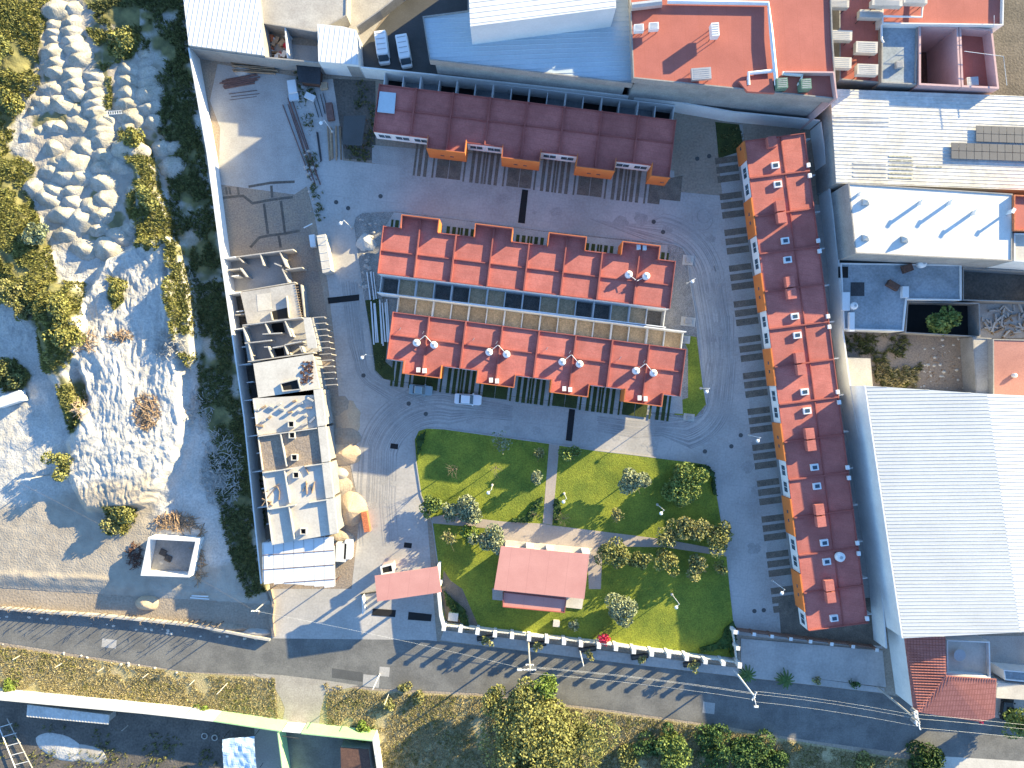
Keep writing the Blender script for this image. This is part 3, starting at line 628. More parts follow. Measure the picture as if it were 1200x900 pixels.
# east row
WE, DE = 5.95, 9.75
def eastproto(side, last=False):
    t = thing('townhouse', '-', 'townhouse'); e = .004; W_ = WE
    mx = (lambda x: x) if side > 0 else (lambda x: W_ - x)
    def bx(mb, x0, x1, y0, y1, z0, z1): a, b = sorted((mx(x0), mx(x1))); mb.box(a, b, y0, y1, z0, z1)
    b = MB(); bx(b, e, W_ - e, -DE + 2.6, -.003, 0, 2.6); bx(b, e, W_ - e, -DE + .25, 0, 2.6, 5.75)
    part(b, 'wall', 'white_paint', t)
    o = MB(); bx(o, W_ / 2, W_ - e, -DE, -DE + .247, 2.3, 5.95); part(o, 'bay_wall', 'orange_paint', t)
    part(MB().box(.07, W_ - .07, -DE + .85, -.12, 5.603, 5.72).box(.07, W_ / 2 - .01, -DE + .32, -DE + .848, 5.76, 5.8) if False else MB().box(.07, W_ - .07, -DE + .25, -.12, 5.76, 5.82), 'roof', 'roof_red', t)
    q = MB(); bx(q, e, .11, -DE + .26, -.002, 5.6, 6.12); bx(q, W_ - .11, W_ - e, -DE + .26, -.002, 5.6, 6.12)
    bx(q, .112, W_ - .112, -.13, -.003, 5.6, 6.0); bx(q, .112, W_ - .112, -3.9, -3.76, 5.6, 5.98)
    bx(q, .112, W_ / 2 - .002, -DE + .18, -DE + .248, 5.752, 5.95)
    part(q, 'parapet', 'parapet_red', t)
    # skylight beside the plain party wall, roof box astride the bay party wall
    sk = MB(); bx(sk, 1.0, 2.0, -5.9, -4.7, 5.82, 6.25); s_ = part(sk, 'skylight', 'white_paint', t); g = MB(); bx(g, 1.2, 1.75, -5.65, -4.95, 6.25, 6.3); part(g, 'skylight_glass', 'glass', s_)
    rb = MB(); bx(rb, W_ - 1.75, W_ - .112, -6.3, -4.95, 5.82, 6.95); part(rb, 'roof_box', 'roof_red', t)
    a, c = sorted((mx(.45), mx(2.2))); gapwin(t, a, c, -DE + .25, 3.4, 5.0)
    v = MB(); bx(v, W_ - .95, W_ - .45, -DE - .02, -DE + .01, 4.0, 4.5); part(v, 'vent_window', 'glass', t)
    # patio wing walls
    pw = MB(); bx(pw, W_ - .1, W_ - e, .003, 2.3, 0, 2.7); part(pw, 'patio_wall', 'white_paint', t); pw = MB(); bx(pw, e, .1, .003, 2.3, 0, 2.69); part(pw, 'patio_wall', 'white_paint', t)
    part(MB().box(.1, W_ - .1, .004, 2.6, 0, .06), 'patio_floor', 'roof_grey', t)
    ac = MB(); bx(ac, .5, 1.15, -.45, .05, 6.0, 6.4); part(ac, 'gas_heater', 'steel_white', t)
    return t
def place_east():
    a = P(943.5,155.5,6.1); b = P(1018,730.5,6.1); a.z = b.z = 0; n = 13; d = (b - a) / n; ang = math.atan2(d.y, d.x); L = d.length
    A = eastproto(-1); B = None; ordw = ['northernmost', 'second', 'third', 'fourth', 'fifth', 'sixth', 'seventh', 'eighth', 'ninth', 'tenth', 'eleventh', 'twelfth', 'southernmost']
    st = MB()
    for i in range(n):
        if i == 0: t = A
        elif i == 1: t = B = eastproto(1)
        else: t = copy_tree(B if i % 2 else A)
        t.location = a + d * i; t.rotation_euler = (0, 0, ang); t.scale = (L / WE, 1, 1); t['group'] = 'red roofed townhouses of the east row'
        t['label'] = f'{ordw[i]} townhouse{"" if i in (0, 12) else " from the north"} in the long east row, orange and white front'
        u = d.normalized(); f = Vector((u.y, -u.x, 0)); o = a + d * i
        for y0, y1 in ((.5, 1.55), (2.0, 3.1), (3.55, 4.65)):
            st.prism([tuple((o + u * x + f * y).xy) for y, x in ((9.0, y0), (9.0, y1), (12.7, y1), (12.7, y0))], 0, .045)
    struct(st, 'gravel_strips', 'gravel', 'dark gravel strips between concrete tracks along the east row', 'gravel')
place_east()
# row extras
t = thing('roof_sheet', 'blue corrugated sheet cover on the westernmost roof of the north row', 'roof sheet', P(451,120,5.9))
part(MB().prism(PX([(445,107),(464,109),(462,133),(442,131)], 6.1), 5.95, 6.1, True), 'sheet', 'sheet_blue', t)
def tank(px, py, z, label, name='water_tank', cat='water tank', group='white water tanks on the middle block roofs', r=.58, h=1.15, to=None):
    c = P(px, py, z + h); t = thing(name, label, cat, (c.x, c.y, z), group)
    part(MB().lathe(c.x, c.y, [(r*.96, z), (r, z + .1), (r, z + h * .72), (r * .8, z + h * .9), (r * .34, z + h)], 18), 'tank_body', 'steel_white', t, True)
    part(MB().lathe(c.x, c.y, [(r * .34, z + h), (r * .34, z + h + .07), (r * .2, z + h + .09)], 12), 'lid', 'metal', t)
    if to is not None:
        q = P(*to, z + .9); part(MB().tube([(c.x, c.y, z + h * .6), (q.x, q.y, z + .9), (q.x, q.y, z + .05)], .05, 5), 'pipe', 'steel_white', t)
for k, (a, b) in enumerate(((487.5,401.5),(573,412.5),(659,424),(746,434.5))):
    o = ['first', 'second', 'third', 'fourth'][k]
    tank(a, b, 5.72, f'white water tank, western one of the {o} pair from the west, park side roofs', to=(a + 10, b - 8))
    tank(a + 20.5, b + 2.5, 5.72, f'white water tank, eastern one of the {o} pair from the west, park side roofs', to=(a + 11, b - 8))
tank(737.5, 321, 5.72, 'white water tank, western of the pair at the east end of the north facing roofs', to=(745, 328))
tank(758, 323, 5.72, 'white water tank, eastern of the pair at the east end of the north facing roofs', to=(747, 329))
tank(986, 653.5, 5.9, 'oval white water tank with dark lid on the east row roof', group=None, r=.75, h=.9)
kk = 0
for a, b in ((490.5,433.5),(497.5,434.5),(575.5,445.5),(582.5,446.5),(661,455.5),(668,456.5),(749,466.3),(756,467.3),(748,290),(755,290.5)):
    c = P(a, b, 5.9); kk += 1
    solo(MB().box(c.x - .3, c.x + .3, c.y - .38, c.y + .38, 5.722, 6.35), 'gas_tank', 'steel_white', ('small white gas tank behind the north bay parapet at the row end' if kk > 8 else 'small white gas tank behind a park side bay parapet'), 'gas tank', 'small gas tanks at the end bay' if kk > 8 else 'small gas tanks behind bay parapets')
# ================================================================== NEIGHBOURING BUILDINGS
def clipline(poly, a, ang):
    """segment of the line through a with direction ang inside a convex polygon"""
    u = Vector((math.cos(ang), math.sin(ang))); n = Vector((-u.y, u.x)); ts = []
    for i in range(len(poly)):
        p = Vector(poly[i]) - a; q = Vector(poly[(i + 1) % len(poly)]) - a; dp, dq = p.dot(n), q.dot(n)
        if (dp > 0) != (dq > 0): ts.append((p + (q - p) * (dp / (dp - dq))).dot(u))
    return (min(ts), max(ts), u, n) if len(ts) >= 2 else None
def ribs(poly, ang, sp, wd, zf, hgt):
    mb = MB(); ang = R(ang); n = Vector((-math.sin(ang), math.cos(ang))); ds = [Vector(p).dot(n) for p in poly]
    d = min(ds) + sp * .5
    while d < max(ds):
        r = clipline(poly, n * d, ang)
        if r and r[1] - r[0] > .5:
            a = n * d + r[2] * (r[0] + .05); b = n * d + r[2] * (r[1] - .05); o = len(mb.v)
            za, zb = zf(a), zf(b)
            mb.v += [(*(a - n * wd), za), (*a, za + hgt), (*(a + n * wd), za), (*(b - n * wd), zb), (*b, zb + hgt), (*(b + n * wd), zb)]
            mb.f += [(o, o + 3, o + 4, o + 1), (o + 1, o + 4, o + 5, o + 2), (o, o + 1, o + 2), (o + 3, o + 5, o + 4)]
        d += sp
    return mb
def bldg(name, label, cat, pts, z, wm, rm, par=.35, t=.18, rib=None, z0=0, over=0, lip=None):
    p = ccw(PX(pts, z)); c = Vector((sum(a for a, b in p) / len(p), sum(b for a, b in p) / len(p), z0))
    e = thing(name, label, cat, c)
    if lip:
        part(MB().prism(offs(p, lip), z0, z - 1.6), 'lower_wall', wm, e); z0 = z - 1.603
    if par > 0:
        part(MB().ring(p, t, z0, z), 'wall', wm, e); q = offs(p, t)
        part(MB().prism(q, z - par - .15, z - par, True), 'roof', rm, e); zr = z - par
    else:
        part(MB().prism(p, z0, z - .1), 'wall', wm, e); q = offs(p, -over) if over else p; part(MB().prism(q, z - .1 + .003, z, True), 'roof', rm, e); zr = z
    if rib: part(ribs([tuple(v) for v in q], rib[0], rib[1], rib[2], lambda a: zr + .002, rib[3]), 'roof_ribs', rib[4], e)
    return e
# north side
bldg('warehouse', 'white ribbed metal roof warehouse at the north-west corner of the estate', 'warehouse', [(207,-70),(299,-70),(303,0),(310,65),(221,53)], 4.6, 'concrete_wall', 'sheet_white', 0, rib=(80, .8, .05, .06, 'sheet_rib'))
bldg('annex', 'low building with beige concrete flat roof beside the white warehouse', 'building', [(304,-70),(408,-70),(406,18),(372,38),(306,27)], 3.2, 'concrete_wall', 'concrete_raw', .15)
bldg('shed', 'small white and blue sheet roof shed with an oblique edge', 'shed', [(372,28),(402,31),(417,35),(420,76),(373,72)], 4.8, 'white_wall', 'sheet_white', 0, rib=(82, .8, .04, .05, 'sheet_rib'))
wallthing([(306,29),(311,64)], 3, 3, .2, 'white_wall', 'white yard wall beside the warehouse', 'yard_wall')
wallthing([(334,31),(337,68)], 3, 3, .2, 'white_wall', 'white dividing wall between the junk yard and the brown yard', 'yard_wall')
struct(MB().sheet(PX([(318,50),(378,55),(378,86),(320,80)]), .03), 'yard_floor', 'concrete', 'brownish yard floor behind the boundary wall', 'yard')
struct(MB().sheet(PX([(420,60),(520,-60),(560,-60),(560,110),(430,92)]), .03), 'parking_lot', 'asphalt_dark', 'dark asphalt lot with two parked vans', 'parking lot')
struct(MB().sheet(PX([(404,-80),(520,-80),(424,56),(410,60)]), .026), 'yard_pavement', 'concrete_raw', 'beige concrete yard beyond the van lot', 'yard')
wallthing([(418,31),(445,12),(470,-8),(540,-60)], 2.6, 2.6, .2, 'concrete_wall', 'low oblique wall on the edge of the van lot', 'yard_wall')
hue = ['red_plastic', 'wood', 'white_paint', 'sheet_blue', 'brick', 'wood_dark', 'sand_tan', 'steel_white', 'flower']
for k in range(26):
    a, b = rng.uniform(311,332), rng.uniform(34,64); c = P(a + 8, b + 10); w_ = rng.uniform(.3, .7)
    solo(MB().rbox(c.x, c.y, w_ * 1.6, w_, rng.uniform(0, 3), .03, .03 + w_), 'crate', hue[k % 9], ['red','brown','white','pale blue','brick orange','dark brown','tan','glossy white','magenta'][k % 9] + ' crate in the junk heap behind the boundary wall', 'crate', 'junk crates in the small yard')
bldg('blue_roof_building', 'long building with pale blue ribbed roof behind the north row', 'building', [(495,19),(548,12),(548,-80),(735,-80),(741.5,98),(503,70)], 10.2, 'concrete_wall', 'sheet_blue', .25, lip=.7, rib=(2, .75, .06, .07, 'sheet_blue'))
bldg('upper_hall', 'tall white ribbed hall rising above the pale blue roof', 'building', [(546,-80),(551,31),(722,9),(720,-80)], 15.6, 'sheet_white', 'sheet_white', 0, rib=(7, .75, .06, .04, 'sheet_rib'), z0=9.9)
rb = bldg('red_roof_building', 'large building with red membrane roof at the north edge', 'building', [(735,-80),(972,-80),(976,40),(981,116),(742,91.5)], 12.7, 'concrete_wall', 'red_membrane', .3, lip=.75)
def roofbox(px, py, w_, d_, h, z, name, m, label, cat, ang=4, group=None, legs=0):
    c = P(px, py, z + h); t = thing(name, label, cat, (c.x, c.y, z), group)
    part(MB().rbox(c.x, c.y, w_, d_, R(ang), z + legs, z + h), 'casing', m, t)
    g = MB()
    for k in range(5): g.rbox(c.x, c.y + (k - 2) * d_ * .18, w_ * .8, d_ * .06, R(ang), z + h + .002, z + h + .03)
    part(g, 'grille', 'metal', t)
    if legs:
        lg = MB()
        for sx in (-1, 1):
            for sy in (-1, 1): lg.rbox(c.x + sx * w_ * .4, c.y + sy * d_ * .4, .08, .08, 0, z, z + legs + .003)
        part(lg, 'stand', 'steel_dark', t)
roofbox(749,32,1.4,1.0,1.6,12.4,'ac_unit','steel_white','cream air conditioner, left one of the pair near the west edge of the red roof','air conditioner',group='roof air conditioners',legs=.7)
roofbox(766.5,30,1.4,1.0,1.6,12.4,'ac_unit','steel_white','cream air conditioner, right one of the pair near the west edge of the red roof','air conditioner',group='roof air conditioners',legs=.7)
roofbox(838.5,34,1.1,1.9,2.2,12.4,'ac_unit','steel_white','tall cream unit standing alone in the middle of the red roof','air conditioner',group='roof air conditioners',legs=.9)
roofbox(822,86,2.9,1.7,1.1,12.4,'roof_vent','metal','wide grey ribbed unit near the south edge of the red roof','roof unit',legs=.5)
roofbox(917,97,1.6,1.5,1.5,12.4,'chiller','green_metal','green machine, left of two in the corner of the red roof','chiller',group='green roof machines')
roofbox(945,98,1.5,1.5,1.5,12.4,'chiller','green_metal','green machine, right of two in the corner of the red roof','chiller',group='green roof machines')
def pipe(pts, r, m, label, name='duct', cat='duct', n=8): return solo(MB().tube([P(a, b, z) for a, b, z in pts], r, n), name, m, label, cat)
pipe([(782,2,12.85),(900,4,12.85),(904,40,13.0),(910,100,13.0)], .32, 'steel_white', 'long white duct bending across the red roof')
pipe([(877,100,12.8),(877,86,12.85),(905,83,12.85)], .3, 'steel_white', 'short white elbow duct by the green machines')
pipe([(917,86,13.1),(940,88,12.85),(936,100,12.8)], .3, 'steel_white', 'curved white duct joining the green machines')
pipe([(740,8,13.1),(775,4,13.1)], .6, 'metal', 'thick grey metal duct at the top of the red roof')
wallthing([(920,84),(977,84.5),(981,115)], 13.5, 13.5, .2, 'pink_wall', 'low parapet enclosing the green machines', 'parapet_wall')
solo(MB().prism(PX([(866,95),(905,92),(908,109),(876,107)], 13.0), 12.42, 13.0), 'roof_hatch', 'red_membrane', 'raised red hatch at the south edge of the red roof', 'hatch')
# north-east annexes
bldg('service_block', 'dark red roofed service block crowded with white machines', 'building', [(983,-80),(1033,-80),(1032,97),(984,93)], 7.4, 'concrete_wall', 'red_membrane', .3)
bldg('grey_block', 'grey blue roofed block with a square hatch beside the white machines', 'building', [(1033.5,28),(1076,30),(1074,99),(1033,97)], 8.2, 'concrete_wall', 'roof_grey', .35)
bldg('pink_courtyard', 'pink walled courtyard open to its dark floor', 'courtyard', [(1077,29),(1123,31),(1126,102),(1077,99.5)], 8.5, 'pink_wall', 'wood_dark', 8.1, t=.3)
bldg('small_terrace', 'small walled roof terrace with red floor at the east end', 'terrace', [(1124,31),(1163,34),(1171,104),(1127,102)], 8.5, 'pink_wall', 'red_membrane', 2.0, t=.3)
bldg('upper_terrace', 'red upper roof terrace at the north-east corner', 'terrace', [(1034,-80),(1178,-80),(1176,29.5),(1034,27.5)], 9.2, 'white_wall', 'red_membrane', .6)
for k, (a, b, w_, d_) in enumerate(((1021,16,3.5,1.2),(985,41,3.6,1.5),(1016,55,3.3,1.7),(985,73,3.4,1.6),(1017,81,3.2,1.6),(983,4,3.2,1.1),(1040,3,4.6,.9),(1073,0,3.6,.9))):
    nm_ = ['north, largest white', 'shaded western', 'middle eastern', 'south-western', 'south-eastern', 'top western', 'top middle', 'top eastern'][k]
    roofbox(a, b, w_, d_, 2.2, 7.1 if k < 6 else 8.6, 'ac_unit', 'concrete_white', f'{nm_} box in the cluster of machines on the service block', 'air conditioner', -2, 'machines on the service block', legs=1.2)
roofbox(1055,75,1.1,1.0,.7,7.85,'roof_hatch','concrete','square hatch with dark top on the grey block','hatch')
roofbox(1140,95,1.8,1.3,1.0,6.5,'ac_unit','metal','grey machine in the corner of the small terrace','air conditioner',group=None)
pipe([(1035,19,9.3),(1080,20,9.3),(1083,-20,9.3)], .16, 'steel_white', 'thin white pipe across the upper terrace', 'pipe', 'pipe')
pipe([(1033,20,8.6),(1033,46,8.6),(1035,50,8.3)], .18, 'steel_white', 'white pipe down the edge of the grey block', 'pipe', 'pipe')
rl = MB()
for z_ in (9.7, 10.2): rl.tube([P(1100,28,z_), P(1165,29,z_), P(1165,18,z_)], .04, 4)
for a in range(1100, 1166, 13): rl.tube([P(a,28,9.2), P(a,28,10.2)], .04, 4)
solo(rl, 'roof_railing', 'steel_white', 'thin white railing on the upper terrace', 'railing')
rl = MB()
for z_ in (9.2, 9.9): rl.tube([P(1130,60,z_), P(1176,66,z_), P(1180,100,z_)], .04, 4)
solo(rl, 'roof_railing', 'steel_white', 'thin bent railing over the small terrace', 'railing')
struct(MB().sheet(PX([(1150,-80),(1400,-80),(1400,130),(1160,130)]), .03), 'side_street', 'dirt_dark', 'brownish shaded street at the north-east corner', 'street')
# east side
c_ = bldg('corrugated_roof_building', 'building with wide weathered white corrugated roof east of the estate', 'building', [(973,104),(1290,116),(1290,226),(980,214.5)], 7.2, 'concrete_wall', 'sheet_old', 0, rib=(-2, .55, .06, .05, 'sheet_old'))
for k, (x0, y0, n_) in enumerate(((1144,147,6),(1115,167,8))):
    t = thing('solar_array', ['upper row of grey solar panels on the corrugated roof', 'lower row of grey solar panels on the corrugated roof'][k], 'solar panels', P(x0 + 30, y0 + 9, 7.3), 'solar panels')
    for i in range(n_ + 6):
        for j in range(2):
            a = x0 + i * 9.0; b = y0 + j * 9.6 + i * .32
            part(MB().prism(PX([(a,b),(a+8.5,b+.3),(a+8.7,b+9.3),(a+.2,b+9)], 7.6), 7.5, 7.58, True), 'panel', 'solar', t)
            if len(t.children) > 40: break
D('stain', (.33, .31, .22), (.45, .43, .36), scale=1.5, fine=3)
for k, (a, b, w_, n_) in enumerate(((1042,182,28,6),(1074,194,30,1),(977,135,66,3),(1000,190,40,4))):
    mb = MB()
    for j in range(n_): q = b + j * 5; mb.prism(PX([(a,q),(a+w_,q+.8),(a+w_,q+2.8),(a,q+2)], 7.27), 7.262, 7.268 + .001 * k)
    solo(mb, 'roof_panel', 'stain' if k < 2 else 'sheet_old', ['dull translucent roof strips, stacked, mid corrugated roof', 'single dull translucent strip on the corrugated roof', 'grey replacement strips near the north-west corner of the corrugated roof', 'faint grey strips left of the translucent ones'][k], 'roof panel')
bldg('white_roof_building', 'tall building with plain white flat roof east of the estate', 'building', [(994,214.5),(1187,227),(1186,306),(1002.5,297)], 9.8, 'concrete_wall', 'roof_white', .12)
bldg('red_corner_building', 'red walled building touching the white flat roof at the frame edge', 'building', [(1188.5,228),(1290,233),(1290,272),(1188.5,270)], 10.3, 'brick', 'red_membrane', .5)
bldg('grey_corner_building', 'grey flat roofed building south of the red corner building', 'building', [(1188.5,273),(1290,275),(1290,312),(1188.5,306)], 9.5, 'white_wall', 'concrete_white', .2)
for a, b, lb in ((1016,236,'northern one near the west edge'),(1016,278,'southern one near the west edge'),(1062,280,'third one, further from the west edge')):
    c = P(a, b, 10.3); solo(MB().loft([[(c.x-.55,c.y-.5,9.683),(c.x+.55,c.y-.5,9.683),(c.x+.55,c.y+.5,9.683),(c.x-.55,c.y+.5,9.683)], [(c.x-.5,c.y-.45,10.1),(c.x+.5,c.y-.45,10.1),(c.x+.5,c.y+.45,10.1),(c.x-.5,c.y+.45,10.1)], [(c.x-.06,c.y-.06,10.6),(c.x+.06,c.y-.06,10.6),(c.x+.06,c.y+.06,10.6),(c.x-.06,c.y+.06,10.6)]]), 'roof_vent', 'metal', 'grey pyramid roof vent on the white roof, ' + lb, 'roof vent', 'pyramid roof vents')
for a, b, w_, lb in ((1082,236,.5,'west'),(1117,236,.5,'middle'),(1145,248,.5,'east'),(1187,247,.35,'far east'),(1010,226,.45,'north-west')):
    c = P(a, b, 11); solo(MB().rbox(c.x, c.y, .12, w_*2, R(-30), 9.683, 11.1).rbox(c.x, c.y, .5, w_*2.2, R(-30), 11.103, 11.2), 'vent_pipe', 'steel_white', f'thin white vent plate standing on the white roof, {lb} one', 'vent', 'vents on the white roof')
gh = bldg('grey_house', 'low house with blue grey stained flat roof behind the east row', 'house', [(985,308),(1127,310),(1127,352),(1063,351),(1059,388),(989,386)], 4.4, 'white_wall', 'roof_grey', .3, t=.2)
tank(1083, 308, 4.1, 'oval white water tank at the north wall of the grey house', group=None, r=.7, h=1.2)
tank(1002.5, 358, 4.1, 'black topped water tank on the grey house', group=None, r=.6, h=1.3, name='water_tank')
for a, b, w_, d_, ang, m_, lb in ((1065,314,1.5,1.2,20,'wood_dark','rust red box beside the white tank'),(1048,334,1.9,1.0,-30,'wood_dark','dark red hatch cover lying on the grey roof'),(1062,342,1.0,1.8,0,'white_paint','small white stair head on the grey roof'),(992,353,1.2,2.9,0,'white_paint','white shaft at the west edge of the grey roof'),(999,377,.8,3,0,'white_paint','narrow white shaft at the south-west of the grey roof'),(991,318,1.6,1.8,0,'dark','dark light well at the north-west of the grey roof'),(1008,338,2.2,2.2,0,'steel_dark','sunken dark skylight of the grey roof')):
    c = P(a, b, 5); solo(MB().rbox(c.x, c.y, w_, d_, R(ang), 4.103, 4.9 if 'dark l' not in lb and 'sunken' not in lb else 4.13), 'roof_box', m_, lb, 'roof box')  # light well and sunken skylight are flat dark sheets painting deep shade
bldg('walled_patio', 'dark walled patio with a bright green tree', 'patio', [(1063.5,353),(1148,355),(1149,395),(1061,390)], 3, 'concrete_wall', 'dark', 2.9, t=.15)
tree(1102, 378, 2.1, 5, 'leaf_green', 'bright green tree in the dark walled patio', ls=.3, n=1100)
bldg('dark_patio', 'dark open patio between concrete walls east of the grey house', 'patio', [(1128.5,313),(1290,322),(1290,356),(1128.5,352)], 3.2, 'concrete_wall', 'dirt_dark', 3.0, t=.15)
struct(MB().sheet(PX([(975,388),(1130,388),(1140,470),(975,460)]), .03), 'vacant_yard', 'soil_bare', 'vacant dirt yard with weeds behind the east row', 'yard')
bldg('rough_slab', 'low tan rough concrete slab roof at the corner of the vacant yard', 'shed', [(993,419),(1020,420),(1023,453),(996,452)], 3, 'concrete_wall', 'concrete_raw', 0)
bldg('block_wall_building', 'narrow concrete roofed building beside the red roof at the frame edge', 'building', [(1140,395),(1162,396),(1163,468),(1144,460)], 3.4, 'concrete_wall', 'concrete_raw', .1)
bldg('red_flat_building', 'red flat roofed building at the east frame edge', 'building', [(1163.5,397),(1290,400),(1290,470),(1164,466)], 4.6, 'concrete_wall', 'red_faded', .1)
c = P(1190,440,5); solo(MB().lathe(c.x, c.y, [(.35,4.4),(.35,5.0),(.1,5.2)], 14), 'roof_vent', 'steel_white', 'round white vent on the red flat roof', 'roof vent')
struct(MB().sheet(PX([(1128,356),(1300,356),(1300,396),(1130,396)]), .05), 'rubble_lot', 'concrete_raw', 'pale rubble lot between the patio and the red flat roof', 'lot')
# hall
def hall():
    W1, W2, E1, E2 = P(1015,452,9.0), P(1059,748,9.0), P(1330,470,9.0), P(1370,725,9.0)
    R1, R2 = P(1157,461.5,9.45), P(1195.5,741,9.45)
    base = [W1, W2, R2, E2, E1, R1]; c = P(1150,600); t = thing('ribbed_roof_hall', 'big hall with white ribbed metal roof and long white west wall', 'hall', (c.x, c.y, 0))
    part(MB().prism([tuple(v.xy) for v in base], 0, [v.z - .12 if area([tuple(q.xy) for q in base]) > 0 else 0 for v in base]) if False else MB().loft([[(v.x, v.y, 0) for v in base], [(v.x, v.y, v.z - .12) for v in base]]), 'wall', 'white_wall', t)
    for A, B, C_, D_ in ((W1, W2, R2, R1), (R1, R2, E2, E1)):
        m = MB(); m.v = [tuple(v) for v in (A, B, C_, D_)] + [(v.x, v.y, v.z - .1) for v in (A, B, C_, D_)]; m.f = [(0,1,2,3), (7,6,5,4), (0,4,5,1), (1,5,6,2), (2,6,7,3), (3,7,4,0)]
        part(m, 'roof', 'hall_sheet_shaded' if A is W1 else 'sheet_white', t)  # west slope gets the shaded copy of the white sheet
        nrm = (B - A).cross(D_ - A); zf = lambda p, A=A, nrm=nrm: A.z - (nrm.x * (p.x - A.x) + nrm.y * (p.y - A.y)) / nrm.z + .004
        part(ribs([tuple(v.xy) for v in (A, B, C_, D_)], 1.0 if A is W1 else -1, .54, .06, zf, .045), 'roof_ribs', 'hall_rib', t)
    g = MB(); a, b = P(1014,452,9.1), P(1058,748,9.1); g.wall([tuple(a.xy), tuple(b.xy)], .22, 8.75, 9.05); part(g, 'gutter', 'steel_white', t)
    a, b = P(1045,790,5), P(1053,806,5)
hall()
# south-east house
def tilehouse():
    c = P(1110,790); t = thing('tile_roof_house', 'house with L shaped terracotta tile roof south of the white hall', 'house', (c.x, c.y, 0))
    A = [P(1060,748,6.2), P(1108,745,7.2), P(1109,792,7.6), P(1071,834,6.0)]; B = [P(1071,834,6.0), P(1109,792,7.6), P(1168,796,7.0), P(1166,841,5.6), P(1150,846,5.5)]
    for q in (A, B):
        m = MB(); n = len(q); m.v = [tuple(v) for v in q] + [(v.x, v.y, v.z - .18) for v in q]; m.f = [tuple(range(n)), tuple(reversed(range(n, 2 * n)))] + [(i, i + n, (i + 1) % n + n, (i + 1) % n) for i in range(n)]
        part(m, 'roof', 'clay_tile', t)
        nrm = (q[1] - q[0]).cross(q[2] - q[0]); zf = lambda p, q=q, nrm=nrm: q[0].z - (nrm.x * (p.x - q[0].x) + nrm.y * (p.y - q[0].y)) / nrm.z + .01
        part(ribs([tuple(v.xy) for v in (q if q is A else q[:4])], 2 if q is A else 85, .42, .1, zf, .07), 'roof_tiles', 'clay_tile', t)
    m = MB(); q = ccw([tuple(v.xy) for v in (A[0], A[1], A[2], B[2], B[3], B[4], A[3])]); m.prism(offs(q, .35), 0, 5.3); part(m, 'wall', 'white_wall', t)
    a, b = P(1071,834,6.05), P(1109,792,7.65); part(MB().tube([a, b], .13, 6), 'ridge_cap', 'clay_tile', t)
tilehouse()
bldg('white_terrace', 'pale walled roof terrace beside the terracotta roof', 'terrace', [(1109.5,750),(1160,752),(1161,794.5),(1110,791)], 4.6, 'white_wall', 'concrete_white', .7, t=.2)
t = thing('satellite_dish', 'curved grey dish on a stand on the pale terrace', 'satellite dish', P(1125,768,4))
c = P(1125,768,5); part(MB().lathe(c.x, c.y, [(.05,4.3),(.5,4.5),(.95,4.95)], 18), 'dish', 'metal', t); part(MB().tube([(c.x,c.y,3.9),(c.x,c.y,4.35)], .08, 6), 'stand', 'steel_dark', t)
bldg('low_white_roof', 'low white roofed carport east of the terracotta roof', 'carport', [(1169,800),(1290,812),(1290,826),(1168,818)], 3.2, 'white_wall', 'concrete_white', 0)
bldg('grey_canopy', 'small grey blue roof behind the low carport', 'canopy', [(1176,785),(1290,795),(1290,808),(1178,797)], 3.4, 'white_wall', 'roof_grey', .3)
struct(MB().sheet(PX([(1090,745),(1400,745),(1400,850),(1090,838)]), .031), 'east_yard', 'concrete', 'shaded concrete yard behind the terracotta roof house', 'yard')
# ================================================================== HOUSES UNDER CONSTRUCTION
def fromcrop(pts, ox, oy, k=7.5): return [(a / k + ox, b / k + oy) for a, b in pts]
def cwalls(mb, segs, z0, z1, t=.16, dz=0.0):
    for i, s in enumerate(segs):
        mb.wall([tuple(P(a, b, z1).xy) for a, b in s], t, z0, z1 - dz * i)
UF = []
def uf(i, label):
    c = P(305 + i * 5, 320 + i * 42); t = thing('unfinished_house', label, 'unfinished house', (c.x, c.y, 0), 'houses under construction'); UF.append(t); return t
I1 = lambda *p: fromcrop(p, 250, 280); I2 = lambda *p: fromcrop(p, 260, 380); I3 = lambda *p: fromcrop(p, 280, 490); I4 = lambda *p: fromcrop(p, 280, 600)
t = uf(0, 'northernmost unfinished house, bare grey walls without any slab')
m = MB(); cwalls(m, [I1((68,175),(700,92)), I1((222,165),(262,205)), I1((412,135),(440,232)), I1((584,118),(640,246)), I1((130,272),(228,262)), I1((232,255),(290,332)), I1((536,214),(598,238)), I1((112,482),(715,380)), I1((604,262),(656,380)), I1((634,268),(780,250))], 0, 2.7, .18, .006)
part(m, 'wall', 'concrete_raw', t); part(MB().sheet(PX(I1((60,175),(640,95),(700,380),(110,480))), .05), 'floor', 'concrete', t)
t = uf(1, 'second unfinished house from the north, one floor slab and stripped edges')
part(MB().prism(PX(I1((236,470),(715,392),(775,690),(300,745)), 2.9), 2.7, 2.9, True), 'slab', 'concrete_raw', t)
m = MB(); cwalls(m, [I1((246,462),(298,742)), I1((768,400),(800,684)), I1((190,668),(288,656))], 0, 2.68, .16, .006); part(m, 'wall', 'concrete_wall', t)
part(MB().prism(PX(I1((380,490),(500,475),(515,620),(390,635)), 2.93), 2.902, 2.93), 'slab_patch', 'concrete_white', t)
part(MB().prism(PX(I1((504,640),(650,602),(662,695),(516,710)), 2.93), 2.902, 2.935), 'stair_opening_shade', 'dark', t)  # dark sheet on the slab paints the shade of the stair hole
m = MB(); cwalls(m, [I1((640,500),(662,690)), I1((500,640),(516,712))], 2.9, 3.5, .14, .006); part(m, 'upstand', 'concrete_raw', t)
m = MB()
